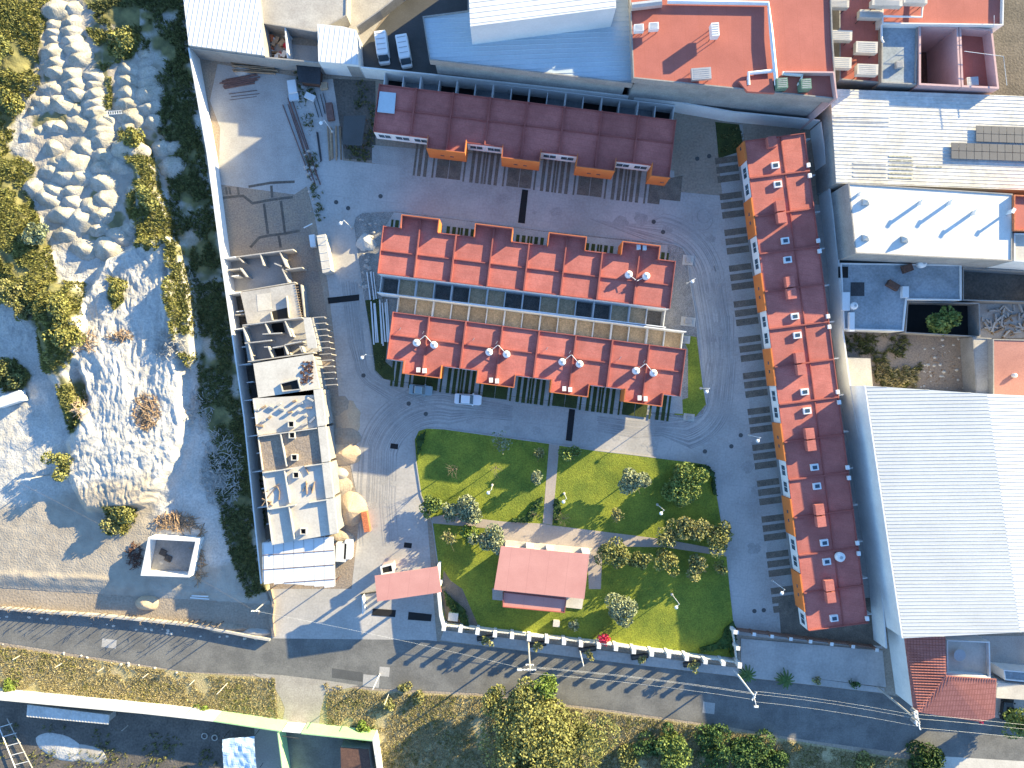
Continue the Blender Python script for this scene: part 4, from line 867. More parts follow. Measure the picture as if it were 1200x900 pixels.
for k in range(13):
    c = P(*I1((728 + k * 3.5, 400 + k * 23))[0], 3.0); m.rbox(c.x, c.y, .5, .1, R(5), 2.905, 3.02)
part(m, 'shuttering', 'wood', t)
t = uf(2, 'third unfinished house from the north, open upper rooms behind a scaffold')
part(MB().prism(PX(I2((180,20),(800,-60),(860,240),(230,320)), 2.9), 2.7, 2.9, True), 'slab', 'concrete', t)
m = MB(); cwalls(m, [I1((255,758),(775,690)), I1((258,775),(300,900)), I1((455,745),(490,835)), I1((628,720),(680,858)), I1((430,836),(600,826)), I2((200,166),(432,140)), I2((232,170),(262,318)), I2((404,195),(440,290)), I2((370,200),(404,198)), I2((444,206),(536,190)), I2((548,182),(575,265)), I2((682,190),(704,246)), I2((552,180),(700,150)), I2((225,328),(800,248))], 2.9, 5.4, .16, .006)
part(m, 'upper_wall', 'concrete_raw', t)
m = MB(); cwalls(m, [I2((255,60),(300,330)), I2((800,-60),(850,240))], 0, 2.68, .16, .01); part(m, 'wall', 'concrete_wall', t)
part(MB().prism(PX(I1((790,690),(850,690),(905,900),(910,960),(830,960)), 5.6), 5.41, 5.6, True), 'roof_strip', 'concrete_white', t)
part(MB().prism(PX(I1((510,740),(610,735),(630,820),(520,825)), 2.93), 2.902, 2.93), 'stair_opening_shade', 'dark', t)  # stair hole shade painted as a dark sheet, no hole cut
part(MB().prism(PX(I2((440,215),(540,205),(550,275),(450,285)), 2.93), 2.902, 2.93), 'stair_opening_shade', 'dark', t)  # second dark sheet painting a shaded stair hole
SL = [None, None, None, I2((275,345),(800,262),(860,560),(862,618),(320,650)), None, None, None, None]
t = uf(3, 'fourth unfinished house from the north, roof slab with brick rubble')
pp = ccw(PX(SL[3], 5.6)); part(MB().prism(pp, 5.4, 5.6, True), 'roof', 'concrete_white', t); part(MB().prism(offs(pp, .25), 0, 5.395), 'wall', 'concrete_wall', t)
m = MB(); cwalls(m, [I2((515,520),(665,482)), I2((665,478),(690,575)), I2((530,592),(686,570)), I2((515,520),(532,592))], 5.6, 6.0, .14, .006); part(m, 'stair_upstand', 'concrete_raw', t)
part(MB().prism(PX(I2((525,525),(660,490),(678,565),(538,580)), 5.6), 5.602, 5.62), 'stair_opening_shade', 'dark', t)  # shaded depth inside the upstand painted as a dark sheet
m = MB()
for k in range(90):
    a, b = rng.uniform(690, 800), rng.uniform(330, 520); c = P(*I2((a, b))[0], 5.8); m.rbox(c.x, c.y, rng.uniform(.12,.4), rng.uniform(.1,.25), rng.uniform(0,3), 5.603, rng.uniform(5.66, 5.85))
solo(m, 'rubble', 'wood_dark', 'loose broken brick rubble on the fourth unfinished roof', 'rubble', kind='stuff')
lw = [I2((270,655),(860,618),(915,900),(300,930)), I3((160,152),(690,78),(790,385),(208,470)), I3((208,470),(735,395),(800,715),(255,798)), I4((250,-105),(795,-185),(870,190),(290,292))]
lb = ['fifth unfinished house from the north, white roof slab strewn with materials', 'sixth unfinished house from the north, brown roof divided by white parapets', 'seventh unfinished house from the north, white roof slab with black square hatch', 'southernmost unfinished house, clean white roof with black square hatch']
def lerp4(q, u, v):
    a = Vector(q[0]).lerp(Vector(q[1]), u); b = Vector(q[3]).lerp(Vector(q[2]), u); return tuple(a.lerp(b, v))
east = [(374.5,462),(376.5,463),(381.7,500),(385,515),(386,540),(391,590),(396,625)]
for k, q in enumerate(lw):
    t = uf(4 + k, lb[k]); z = 5.6
    # left strip follows the slab edge px (296,467)-(318.7,638.7); right edge px (377,455)-(396,625)
    def LE(y): return (296 + (y - 467) * (22.7 / 171.7), y)
    def RE(y): return (377 + (y - 455) * (19 / 170.), y)
    ys = [467, 510.3, 553, 596, 638.7]; yr = [455, 499, 541, 583, 625]
    pts = [LE(ys[k]), RE(yr[k]), RE(yr[k + 1]), LE(ys[k + 1])]
    pp = ccw(PX(pts, z)); part(MB().prism(offs(pp, .003), 5.4, z, True), 'roof', 'soil_bare' if k == 1 else 'concrete_white', t); part(MB().prism(offs(pp, .2), 0, 5.395), 'wall', 'concrete_wall', t)
    m = MB(); n0, n1, s0, s1 = pts[0], pts[1], pts[3], pts[2]
    cwalls(m, [[lerp4(pts, .01, .03), lerp4(pts, .86, .03)], [lerp4(pts, .33, .05), lerp4(pts, .36, .95)]] if k in (1,) else ([[lerp4(pts, .02, .03), lerp4(pts, .42, .03)], [lerp4(pts, .62, .03), lerp4(pts, .9, .03)], [lerp4(pts, .32, .06), lerp4(pts, .34, .95)]] if k > 1 else []), z, z + .55, .15, .006)
    cwalls(m, [[lerp4(pts, .9, .0 if k else .3), lerp4(pts, .9, 1)]] if False else [[lerp4(pts, .005, .05), lerp4(pts, .005, .95)]], z, z + .3, .15)
    part(m, 'parapet', 'concrete_white', t)
    part(MB().prism(PX([lerp4(pts, .88, .01), lerp4(pts, .998, .01), lerp4(pts, .998, .99), lerp4(pts, .88, .99)], z + .5), z + .002, z + .5), 'front_parapet', 'concrete_white', t)
for j, (a, b) in enumerate(((341,497),(342,510),(344.7,536),(346.7,556.7),(355.3,622.7))):
    c = P(a, b, 6.2); tt = thing('roof_hatch', 'white framed square hatch, %s of five on the unfinished white roofs' % ['northernmost', 'second', 'middle', 'fourth', 'southernmost'][j], 'roof hatch', (c.x, c.y, 5.6), 'square roof hatches')
    q = [(c.x-.5,c.y-.5),(c.x+.5,c.y-.5),(c.x+.5,c.y+.5),(c.x-.5,c.y+.5)]; part(MB().ring(q, .12, 5.602, 6.25), 'frame', 'concrete_white', tt); part(MB().prism(offs(q, .12), 5.602, 5.7), 'opening', 'dark', tt)
# patio cross walls behind them
m = MB(); segs = []
for i in range(9):
    a = (258 + 46.7 * i / 8 + 2.5, 303 + 334 * i / 8 + 0); L_ = 14.5 + i * .3
    segs.append([(a[0], a[1]), (a[0] + L_, a[1] - 2.2)])
    if i < 8: b = (a[0] + 3.2 + 6, a[1] + 20); segs.append([b, (b[0] + 8, b[1] - 1)])
for i, s in enumerate(segs): solo(MB().wall([tuple(P(a, b, 3.2).xy) for a, b in s], .15, 0, 3.2 if i % 2 == 0 else 2.6), 'patio_cross_wall', 'white_wall', ('long' if i % 2 == 0 else 'short') + ' grey wall crossing the dark patio strip behind the unfinished houses', 'wall', 'patio cross walls')
struct(MB().sheet(PX([(268,312),(284,310),(334,640),(322,642)]), .04), 'patio_strip', 'dirt_dark', 'dark patio strip behind the unfinished houses', 'patio')
# scaffold props
sc = thing('scaffold', 'timber prop scaffold along the front of the third unfinished house', 'scaffold', P(384,410))
for k in range(12):
    a = I1((860 + k * 7, 690 + k * 43)) if False else [(368 + k * 1.35, 372 + k * 7.2)]
    a = a[0]; c = P(a[0], a[1], 4.2); m = MB(); m.rbox(c.x + .75, c.y + .05, 2.0, .11, R(4), 4.1, 4.22); m.rbox(c.x + 1.6, c.y, .1, .1, 0, 0, 4.097)
    part(m, 'prop', 'concrete_raw', sc)
# materials lying on the white slabs
for k in range(17):
    a, b = [(301,480),(309,477),(318,478),(327,474),(345,470),(352,473),(309,493),(316,489),(350,482),(358,487),(362,478),(366,492),(357,497),(304,499),(330,480),(364,468),(340,483)][k]
    c = P(a, b, 5.9); solo(MB().rbox(c.x, c.y, rng.uniform(.5,1.2), .28, R(rng.uniform(-30,60)), 5.605, rng.uniform(5.9, 6.25)), 'material_stack', ['concrete_raw','wood','metal'][k % 3], ['small grey block stack','small timber stack','small metal stack'][k % 3] + ' on the fifth unfinished roof', 'material stack', 'material stacks on the unfinished roof')
for k in range(14):
    a, b = rng.uniform(310,328), rng.uniform(560,592)
    if k > 8: a, b = rng.uniform(355,370), rng.uniform(550,575)
    c = P(a, b, 5.7); solo(MB().rbox(c.x, c.y, rng.uniform(.8,2.4), .1, R(rng.uniform(0,180)), 5.605, 5.605 + rng.uniform(.1,.3)), 'plank', 'wood', 'loose plank lying on the seventh unfinished roof', 'plank', 'loose planks on the unfinished roofs')
# tin roof shed
t = thing('tin_roof_shed', 'open shed roofed with overlapping pale metal sheets south of the unfinished houses', 'shed', P(350,680))
m = MB(); sh = [(307,636),(379,627),(392,640),(393,687),(308,681)]
m.prism(PX(sh, 4.6), 4.5, 4.6, True); part(m, 'roof', 'sheet_old', t)
m = MB()
for k in range(7):
    a = 309 + k * 11.8; y0 = 637 - k * 1.2; m.prism(PX([(a,y0),(a+11,y0-1),(a+11.6,683+k*.8),(a+.3,682+k*.6 + rng.uniform(0,4))], 4.7), 4.603 + .004 * (k % 2), 4.66 + .004 * (k % 2), True)
part(m, 'metal_sheet', 'sheet_white', t)
part(ribs(PX(sh, 4.6), 4, 2.3, .05, lambda p: 4.665, .08), 'battens', 'wood_dark', t)
for a, b in ((310,638),(309,678),(350,684),(390,685),(388,642),(345,634)):
    c = P(a, b, 4.6); part(MB().tube([(c.x, c.y, 0), (c.x, c.y, 4.5)], .08, 6), 'post', 'wood_dark', t)
for a, b, w_, lb_ in ((399,648,1.7,'left one'),(407,645,1.1,'right one')):
    c = P(a, b, 2.2); solo(MB().rbox(c.x, c.y, w_, 3.0, R(-3), .02, 2.0), 'material_container', 'sheet_white', f'white box container beside the tin roof shed, {lb_}', 'container', 'white containers by the tin shed')
c = P(388,651,3.2); 
# loose heaps beside the road
def heap(px, py, rx, ry, h, m_, label, name='sand_heap', cat='heap', group=None, base=None, n=26, rough=.18, ang=0., pw=1.7):
    c = P(px, py, h * .5); o = rng.uniform(0, 99); rings = []
    hz = base if base is not None else 0.0; K = 7; N = n
    for i in range(K):
        t_ = i / (K - 1); rr = 1 - t_ ** 1.15 * .985; z = h * (1 - (rr) ** pw)
        ring = []
        for k in range(N):
            a = 2 * math.pi * k / N; q = 1 + rough * (2 * float(fbm(np.array(math.cos(a) * 1.3 + o), np.array(math.sin(a) * 1.3 + o + t_), 3)) - .95)
            x = rx * rr * q * math.cos(a); y = ry * rr * q * math.sin(a)
            zz_ = z + (h * .14 * (2 * float(fbm(np.array(x * 1.4 + o), np.array(y * 1.4), 3)) - .95) if 0 < i else -.25)
            ring.append((c.x + x * math.cos(ang) - y * math.sin(ang), c.y + x * math.sin(ang) + y * math.cos(ang), hz + zz_))
        rings.append(ring)
    mb = MB().loft(rings); return solo(mb, name, m_, label, cat, group, smooth=True)
heap(399,477,2.2,2.0,.45,'dirt','low brown dirt heap with a small black pipe end beside the road', rough=.42, pw=1.1)
heap(408,489,2.6,3.4,.35,'sand_tan','low spread tan sand heap north of the others beside the road', rough=.42, pw=1.1)
heap(402,513,3.0,2.0,.7,'dirt','shaded brown earth heap beside the unfinished houses', rough=.42, pw=1.1)
heap(401,532,3.3,2.4,1.0,'sand_tan','sunlit tan sand heap with rocks beside the unfinished houses', rough=.42, pw=1.1)
heap(398,572,2.2,2.6,.8,'dirt','grey gravel heap between the sand heaps beside the road', rough=.42, pw=1.1)
heap(410,598,3.0,2.9,1.7,'sand_tan','largest conical orange tan sand heap near the brick stack', rough=.42, pw=1.1)
heap(392,630,3.6,1.4,.9,'dirt','rough spoil heap north of the white containers')
heap(397,556,1.6,1.2,.7,'concrete_raw','small pale rubble heap beside the road')
c = P(428,612,1.4); solo(MB().rbox(c.x, c.y, .95, 3.3, R(10), .02, 1.3), 'brick_stack', 'brick', 'long orange stack of bricks beside the tan sand heap', 'brick stack')
# things on the empty plot
m = MB()
for pts in (((385,366),(580,332),(790,322)), ((120,470),(300,448),(340,448),(420,512),(600,478),(775,458)), ((585,356),(592,462)), ((520,515),(555,780)), ((668,490),(705,770)), ((400,900),(480,812),(570,795),(705,778),(835,752)), ((650,800),(668,900))):
    m.wall([tuple(P(a, b).xy) for a, b in fromcrop(pts, 240, 170)], .42, .0, .028 + .001 * len(m.v) / 50)
for a in (185, 215, 288): m.wall([tuple(P(x, y).xy) for x, y in fromcrop(((a,370),(a+12,435)), 240, 170)], .35, 0, .04)
struct(m, 'foundation_trench', 'dirt_dark', 'dark foundation lines marked out on the empty plot', 'foundation')
D('joist', (.20, .11, .09), (.14, .08, .07), scale=2, rnd=.2)
def planks(pts_c, ln, n, wd, spread, ang, m_, label, z=.03, name='plank_bundle', cat='planks', h=.12):
    c = P(*pts_c); mb = MB()
    for k in range(n):
        off = (k - n / 2) * spread; a = R(ang); x = c.x - math.sin(a) * off + rng.uniform(-.3, .3); y = c.y + math.cos(a) * off
        mb.rbox(x, y, ln * rng.uniform(.8, 1.05), wd, a + rng.uniform(-.03, .03), z + .002 * k, z + h + rng.uniform(0, .1) + .002 * k)
    return solo(mb, name, m_, label, cat)
planks((282,95),6.2,9,.14,.19,11,'joist','bundle of reddish boards lying on the pale slab')
planks((286,110),5.6,3,.05,.5,7,'wood_dark','three thin rods lying on the pale slab',h=.03,name='rod_bundle')
planks((355,165),16,5,.12,.45,-71,'joist','long dark beams lying beside the west road',name='beam_bundle',cat='beams')
planks((393,168),5.6,10,.2,.24,-88,'wood','stack of brown planks near the black tarp shelter')
planks((375,172),5,2,.12,.4,-82,'steel_dark','two dark beams beside the brown planks',name='beam_bundle',cat='beams')
planks((377,122),4,4,.08,.5,-75,'steel_dark','scattered dark metal bars near the shack',name='bar_pile',cat='bars')
planks((449,378),7.4,9,.22,.34,-86,'sheet_white','bundle of long pale tubes west of the middle block',z=.15,name='tube_bundle',cat='tubes')
planks((436,335),5.0,5,.15,.3,-83,'sheet_white','small bundle of pale boards against the middle block',z=.15)
planks((300,72),8,14,.1,.28,-4,'wood','untidy timber pile along the north wall',name='timber_pile',cat='timber',h=.5)
heap(283,82,1.6,1.2,.5,'concrete_raw','small grey rubble heap north on the pale slab')
for k, (a, b, r_) in enumerate(((363,145,1.6),(373,152,1.5),(366,158,1.3),(352,116,1.2))): pass
t = thing('shack', 'small dark sheet roof shack against the north wall', 'shack', P(362,95)); part(MB().prism(PX([(347,75),(376,78),(375,99),(350,96)], 2.4), 2.3, 2.42, True), 'roof', 'steel_dark', t); part(MB().prism(PX([(350,78),(374,80),(373,96),(352,94)], 2.3), 0, 2.29), 'wall', 'wood_dark', t)
t = thing('tarp_shelter', 'black tarp shelter west of the north row', 'shelter', P(415,160)); part(MB().prism(PX([(403,136),(429,135),(424,171),(401,169)], 2.5), 2.42, 2.5, True), 'tarp', 'asphalt_dark', t)
for a, b in ((404,138),(427,137),(402,167),(423,169)): c = P(a, b, 2.5); part(MB().tube([(c.x,c.y,0),(c.x,c.y,2.42)], .06, 6), 'post', 'wood_dark', t)
for a, b, w_, d_, h_, m_, lb_ in ((342,101,1.4,2.1,1.0,'steel_white','white tank tub beside the shack'),(344,113,1.6,1.2,.6,'sheet_blue','blue grey tray south of the white tub'),(379,100,1.2,1.1,.8,'sand_tan','yellowish box in front of the shack'),(363,113,1.7,1.0,.5,'steel_white','tilted white box near the metal bars'),(386,130,1.1,2.8,.9,'joist','dark red open crate with a pale pole'),(366,282,.9,2.0,1.2,'steel_white','small white block beside the long pale container')):
    c = P(a, b, h_); solo(MB().rbox(c.x, c.y, w_, d_, R(8 if 'tilted' not in lb_ else -25), .03, h_), 'storage_box', m_, lb_, 'box')
t = thing('site_container', 'long pale site container standing in the west road', 'container', P(380,300)); p_ = PX([(371,276),(381,274),(388,318),(378,320)], 2.4)
part(MB().prism(p_, .02, 2.4), 'body', 'concrete_white', t); part(ribs(ccw(p_), 8, 1.3, .06, lambda p: 2.402, .06), 'roof_ribs', 'sheet_old', t)
pipe([(356,267,1.2),(366,262,1.2)], .1, 'steel_white', 'short white pipe on stands by the empty plot', 'pipe', 'pipe')
heap(428,283,1.9,1.5,.9,'sand','pile of pale rocks west of the middle block', name='rock_pile', cat='rocks', rough=.5)
for k in range(34):
    a, b = rng.uniform(422,441), rng.uniform(252,345)
    if a > 436 and b > 300: a -= 8
    r_ = rng.uniform(.15,.5); heap(a, b, r_, r_ * .8, r_ * .7, 'concrete', 'grey stone lying in the gravel west of the middle block', 'stone', 'stone', 'loose stones west of the middle block', base=.14, n=9, rough=.5)
for k in range(22):
    a, b = [(rng.uniform(352,366), rng.uniform(96,250))][0]; a = 350 + (b - 96) * .11 + rng.uniform(-3, 6)
    r_ = rng.uniform(.2,.6); heap(a, b, r_, r_ * .8, r_ * .7, 'concrete', 'grey stone in the weedy edge of the empty plot', 'stone', 'stone', 'loose stones beside the empty plot', n=9, rough=.5)
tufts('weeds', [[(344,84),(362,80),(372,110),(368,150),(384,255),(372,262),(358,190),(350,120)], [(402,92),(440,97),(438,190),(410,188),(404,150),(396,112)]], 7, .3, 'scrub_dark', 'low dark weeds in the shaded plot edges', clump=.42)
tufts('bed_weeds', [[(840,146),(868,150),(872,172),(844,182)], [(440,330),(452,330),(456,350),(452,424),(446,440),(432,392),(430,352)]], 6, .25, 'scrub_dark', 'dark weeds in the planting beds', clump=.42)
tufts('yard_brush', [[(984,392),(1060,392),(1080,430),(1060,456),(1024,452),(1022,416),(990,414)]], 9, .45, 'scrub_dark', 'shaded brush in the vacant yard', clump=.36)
tufts('dry_brush', [[(1024,424),(1055,420),(1076,440),(1070,460),(1026,460)]], 8, .5, 'dry_grass', 'straw coloured brush in the vacant yard', clump=.36)
for k in range(46):
    a, b = rng.uniform(1068,1140), rng.uniform(396,455); r_ = rng.uniform(.12,.45); heap(a, b, r_, r_ * .8, r_ * .6, 'concrete_white', 'pale stone scattered in the vacant yard', 'stone', 'stone', 'loose stones in the vacant yard', n=8, rough=.5)
for k in range(60):
    a, b = rng.uniform(1150,1205), rng.uniform(358,393); r_ = rng.uniform(.2,.8); c = P(a, b); solo(MB().rbox(c.x, c.y, r_*2.2, .15 + r_*.2, rng.uniform(0,3), .05, .1 + r_*.5), 'scrap_board', ['wood','concrete_white','concrete_raw'][k % 3], ['brown','white','grey'][k % 3] + ' scrap board in the rubble lot', 'board', 'scrap boards in the rubble lot')
# ================================================================== PARK
t = thing('clubhouse', 'clubhouse with pale pink roof in the middle of the park', 'clubhouse', P(635,670))
part(MB().prism(PX([(587,640),(690.7,649.5),(684.7,702),(578.7,691)], 4.0), 3.85, 4.0, True), 'roof', 'pink_roof', t)
part(MB().prism(PX([(591,690),(664,699),(662,718.5),(589,711.5)], 3.1), 3.0, 3.1, True), 'lower_roof', 'pink_roof', t)
part(MB().ring(PX([(589,693.5),(664,702),(662,718.5),(589,711.5)], 3.3), .12, 3.103, 3.3), 'roof_edge', 'parapet_red', t)
part(MB().prism(PX([(592,645),(686,654),(682,697),(583,687)], 3.5), 0, 3.84), 'wall', 'white_wall', t)
part(MB().prism(PX([(593,692),(661,700),(660,714),(592,708)], 3.0), 0, 2.99), 'annex_wall', 'white_wall', t)
part(MB().prism(PX([(577,690),(590,691),(589,704),(577,703)], .5), 0, .4), 'terrace', 'concrete', t); part(MB().prism(PX([(664,699),(684,702),(682,714),(663,712)], .5), 0, .4), 'terrace', 'concrete_white', t)
part(MB().prism(PX([(592,633),(694,643),(692,651),(592,642)], .3), 0, .3), 'step', 'concrete_white', t)
for a, b in ((621,642),(645,645),(687,648)): c = P(a, b, 3); part(MB().rbox(c.x, c.y, 1.2, .4, R(-5), 0, 2.8), 'pillar', 'white_wall', t)
t = thing('gate_canopy', 'long pale pink canopy roof over the entrance lanes', 'canopy', P(478,690))
part(MB().prism(PX([(439,675),(513,664),(517.5,694),(442,705)], 5.2), 5.0, 5.2, True), 'roof', 'pink_roof', t)
m = MB(); q = ccw(PX([(440,676),(512,665.3),(516,693),(443,703.8)], 5.0)); part(m.ring(q, .2, 4.4, 4.995), 'fascia', 'pink_wall', t)
for a, b in ((446,680),(446,700),(511,670),(514,690),(478,685)): c = P(a, b, 5); part(MB().rbox(c.x, c.y, .35, .35, 0, 0, 4.99), 'pillar', 'white_wall', t)
t = thing('guard_booth', 'small guard booth with white edged roof north of the pink canopy', 'booth', P(453,668))
q = PX([(445.5,664),(460,660),(462,671),(447,674)], 2.9); part(MB().prism(offs(ccw(q), .1), 0, 2.7), 'wall', 'pink_wall', t); part(MB().ring(q, .25, 2.7, 2.95), 'roof_edge', 'white_paint', t); part(MB().prism(offs(ccw(q), .25), 2.71, 2.8), 'roof', 'dark', t)
t = thing('entrance_gate', 'white sheet gate leaf standing open west of the entrance', 'gate', P(424,714)); part(MB().wall([tuple(P(424,700,2.4).xy), tuple(P(425,720,2.4).xy)], .1, .05, 2.4), 'leaf', 'steel_white', t); part(MB().wall([tuple(P(423,696).xy), tuple(P(443,693).xy)], .15, .05, .35), 'rail', 'steel_dark', t)
wallthing([(514,662),(513,690),(516,722),(520,737)], 2.6, 2.6, .35, 'white_wall', 'curved white wall between the exit lane and the park', 'garden_wall')
# front fence
def fence(pill, z, name, label, hw, pw, wm, pm_):
    b = [P(a, c_, z) for a, c_ in pill]; c = sum(b, Vector()) / len(b); c.z = 0; t = thing(name, label, 'fence', c)
    part(MB().wall([tuple(v.xy) for v in b], .2, .0, hw), 'low_wall', wm, t)
    for v in b:
        part(MB().rbox(v.x, v.y, pw, pw, R(-7), 0, z - .1), 'pillar', pm_, t); part(MB().rbox(v.x, v.y, pw + .14, pw + .14, R(-7), z - .098, z), 'cap', 'white_wall', t)
    for i in range(len(b) - 1):
        m = MB(); p, q = b[i], b[i + 1]; n = max(int((q - p).length / .45), 2)
        for k in range(1, n): r_ = p.lerp(q, k / n); m.tube([(r_.x, r_.y, hw), (r_.x, r_.y, z - .6)], .02, 4)
        m.wall([tuple(p.lerp(q, .14).xy), tuple(p.lerp(q, .86).xy)], .04, z - .66, z - .6); part(m, 'railing', 'steel_dark', t)
FP = [(520,737),(539.5,739),(559.5,741.5),(580,744.5),(600,746.5),(620,749),(641,751.5),(661,753.5),(681,756),(702,758),(722,760.5),(743,764),(764,767),(784,769),(805,772),(827,776),(848,778),(867,781)]
fence(FP, 3.1, 'front_fence', 'long fence of square white topped pillars between the park and the sidewalk', 1.5, .52, 'cream_wall', 'white_wall')
fence([(867,779),(865,760),(862,741)], 3.0, 'side_fence', 'short pillar fence at the south-east corner of the park', 1.4, .5, 'cream_wall', 'white_wall')
fence([(864,741),(884,743.5),(905,746),(927,749),(950,752),(975,755),(1000,758),(1028,762)], 2.3, 'rear_fence', 'shaded pillar fence between the east road end and the forecourt', 1.3, .4, 'brick_shaded', 'brick_shaded')
# planters and saplings on the sidewalk
for k, (a, b, c2, d2) in enumerate(((569,746.5,569,753),(630,754,630,758),(688,760,691,767),(749,768.5,754,775),(810,777,812,782))):
    lb = ['first', 'second', 'third', 'fourth', 'fifth'][k]
    q = PX(rect(a, b, 20, 5, 7)); t = thing('planter', f'{lb} long dark planter from the gate along the sidewalk', 'planter', P(a, b), 'dark planters on the sidewalk')
    part(MB().ring(q, .1, .14, .62), 'rim', 'steel_dark', t); part(MB().prism(offs(ccw(q), .1), .14, .5), 'soil', 'dirt_dark', t)
    tree(c2, d2, .75, 2.6, 'leaf_tan', f'{lb} small straw green sapling from the gate along the sidewalk', 'sapling', 'sidewalk saplings', 'sapling', n=130, ls=.16, trunk=.05)
# park trees
T = tree
T(505,592,1.55,3,'leaf_green','round green bush at the west tip of the park path','bush',cat='bush',n=750)
T(530,597,1.5,3.2,'leaf_silver','sparse grey green bush beside the west tip of the path','bush',cat='bush',n=420)
T(549,598,2.3,4,'leaf_silver','big white green flowering tree over the western park path',n=1500)
T(574,633,2.1,4,'leaf_silver','pale green tree touching the west side of the clubhouse',n=1200)
T(551,627,1.7,3,'leaf_bright','bright yellow green bush west of the clubhouse','bush',cat='bush',n=600)
T(527,631,1.3,3,'leaf_tan','nearly leafless tree west of the clubhouse',bare=True,n=60)
T(628,559,1.3,3,'leaf_silver','pale leafy small tree left of the straight path',n=330)
T(667,533,1.4,3.4,'leaf_green','young bright tree right of the straight path by the road',n=420)
T(632,532,.9,2.6,'leaf_tan','tiny reddish sapling left of the straight path by the road','sapling',cat='sapling',n=90,bare=True,trunk=.05)
T(585,519,1.6,3,'leaf_silver','thin spreading sapling at the north edge of the lawn','sapling',cat='sapling',n=90,bare=True,trunk=.05)
T(530,551,1.4,4,'leaf_tan','bare tree with pink grey branches on the west lawn',n=0,bare=True,trunk=.09)
T(581,549,1.3,4,'leaf_tan','bare thin tree on the middle of the west lawn',n=0,bare=True,trunk=.07)
T(745,564,2.2,5,'leaf_silver','round silver green tree on the sunny east lawn',n=1900)
T(802,570,2.9,5,'leaf_green','largest round dense green tree of the park',n=3400)
T(786,628,1.8,4,'leaf_tan','yellowish leafy tree over the path, west of the big clump',n=650)
T(816,618,2.2,4.4,'leaf_tan','yellow brown tree in the middle of the clump near the east road',n=900)
T(843,630,2.2,4.2,'leaf_yellow','yellow brown tree of the clump closest to the east road',n=950)
T(801,615,1.1,3.4,'leaf_tan','small yellow brown tree north-west of the clump',n=250)
T(722,651,2.3,4.5,'leaf_yellow','large olive tree north-east of the clubhouse',n=1150)
T(751,658,1.5,3.6,'leaf_yellow','smaller olive tree beside the large olive tree',n=450)
T(783,656,1.9,4,'leaf_yellow','olive tree south of the path, middle one',n=700)
T(817,663,1.9,3.8,'leaf_tan','loose olive tree south of the path, fourth from the clubhouse',n=520)
T(845,668,1.1,3,'leaf_yellow','small sparse olive tree nearest the east road edge',n=150)
T(733,715,2.4,4.6,'leaf_silver','isolated round silver tree on the southern lawn',n=1700)
T(724,604,1.2,2.6,'leaf_tan','thin shaded sapling on the east lawn by the path','sapling',cat='sapling',n=90,bare=True,trunk=.05)
T(660,608,1.6,3,'leaf_tan','leafless grey shrub at the east side of the path crossing','shrub',cat='shrub',n=0,bare=True,trunk=.06)
T(626,603,1.0,2,'leaf_tan','leafless small shrub at the west side of the path crossing','shrub',cat='shrub',n=0,bare=True,trunk=.05)
T(672,733,.8,1.6,'leaf_silver','small grey bush near the fence behind the clubhouse','bush',cat='bush',n=170,ls=.15)
T(708,750,1.0,2.2,'flower','bright magenta bougainvillea on the fence','bougainvillea',cat='shrub',n=200,ls=.16)
T(1148,842,.8,5.5,'flower','bright red bougainvillea at the corner of the terracotta roof','bougainvillea',cat='shrub',n=170,ls=.18)
def hedge(poly, label, h=.75, dens=26):
    xs = [p[0] for p in poly]; ys = [p[1] for p in poly]; n = int((max(xs)-min(xs))*(max(ys)-min(ys))*S*S*dens)
    px, py = rng.uniform(min(xs), max(xs), n), rng.uniform(min(ys), max(ys), n); k = inpoly(px, py, poly); px, py = px[k], py[k]
    C = np.stack([(px-600)*S, (450-py)*S, .13 + h * rng.uniform(.3, 1.05, len(px))], 1); U, V = rand_leaves(C, .16)
    c = P(sum(xs)/len(xs), sum(ys)/len(ys)); t = thing('hedge', label, 'hedge', c)
    me = quads_mesh('foliage', C - np.array(c), U, V); me.materials.append(M['hedge_leaf']); o = bpy.data.objects.new('foliage', me); col.objects.link(o); o.parent = t
    part(MB().prism(offs(ccw(PX(poly)), .12), .1, .13 + h * .72), 'inner_growth', 'hedge_leaf', t)
hedge([(636,580),(629,584),(622,592),(618,601),(608,606),(600,606),(598,612),(612,612),(622,611),(629,602),(633,592),(638,584)], 'curved dark hedge west of the path crossing')
hedge([(650,582),(657,586),(658,598),(652,606),(654,614),(648,612),(648,590)], 'curved dark hedge east of the path crossing')
hedge([(812,543),(829,545),(836,552),(839,575),(840,581),(834,578),(832,568),(834,560),(826,552)], 'dark hedge curving round the north-east corner of the park')
hedge([(859,726),(862,735),(862,770),(855,768),(853,758),(840,760),(820,764),(818,758),(838,752),(845,745),(848,735)], 'dark serpentine hedge at the south-east corner of the park')
hedge([(488,512),(500,504),(498,516),(492,530),(490,540)], 'dark low hedge at the north-west corner of the park')
hedge([(520,690),(530,700),(545,712),(552,735),(546,738),(536,722),(524,708)], 'dark hedge behind the exit lane wall')
struct(MB().sheet(PX([(520,668),(528,680),(542,690),(560,732),(545,736),(524,732),(517,700)]), .137), 'flower_bed', 'gravel', 'dark soil bed behind the exit lane wall', 'bed')
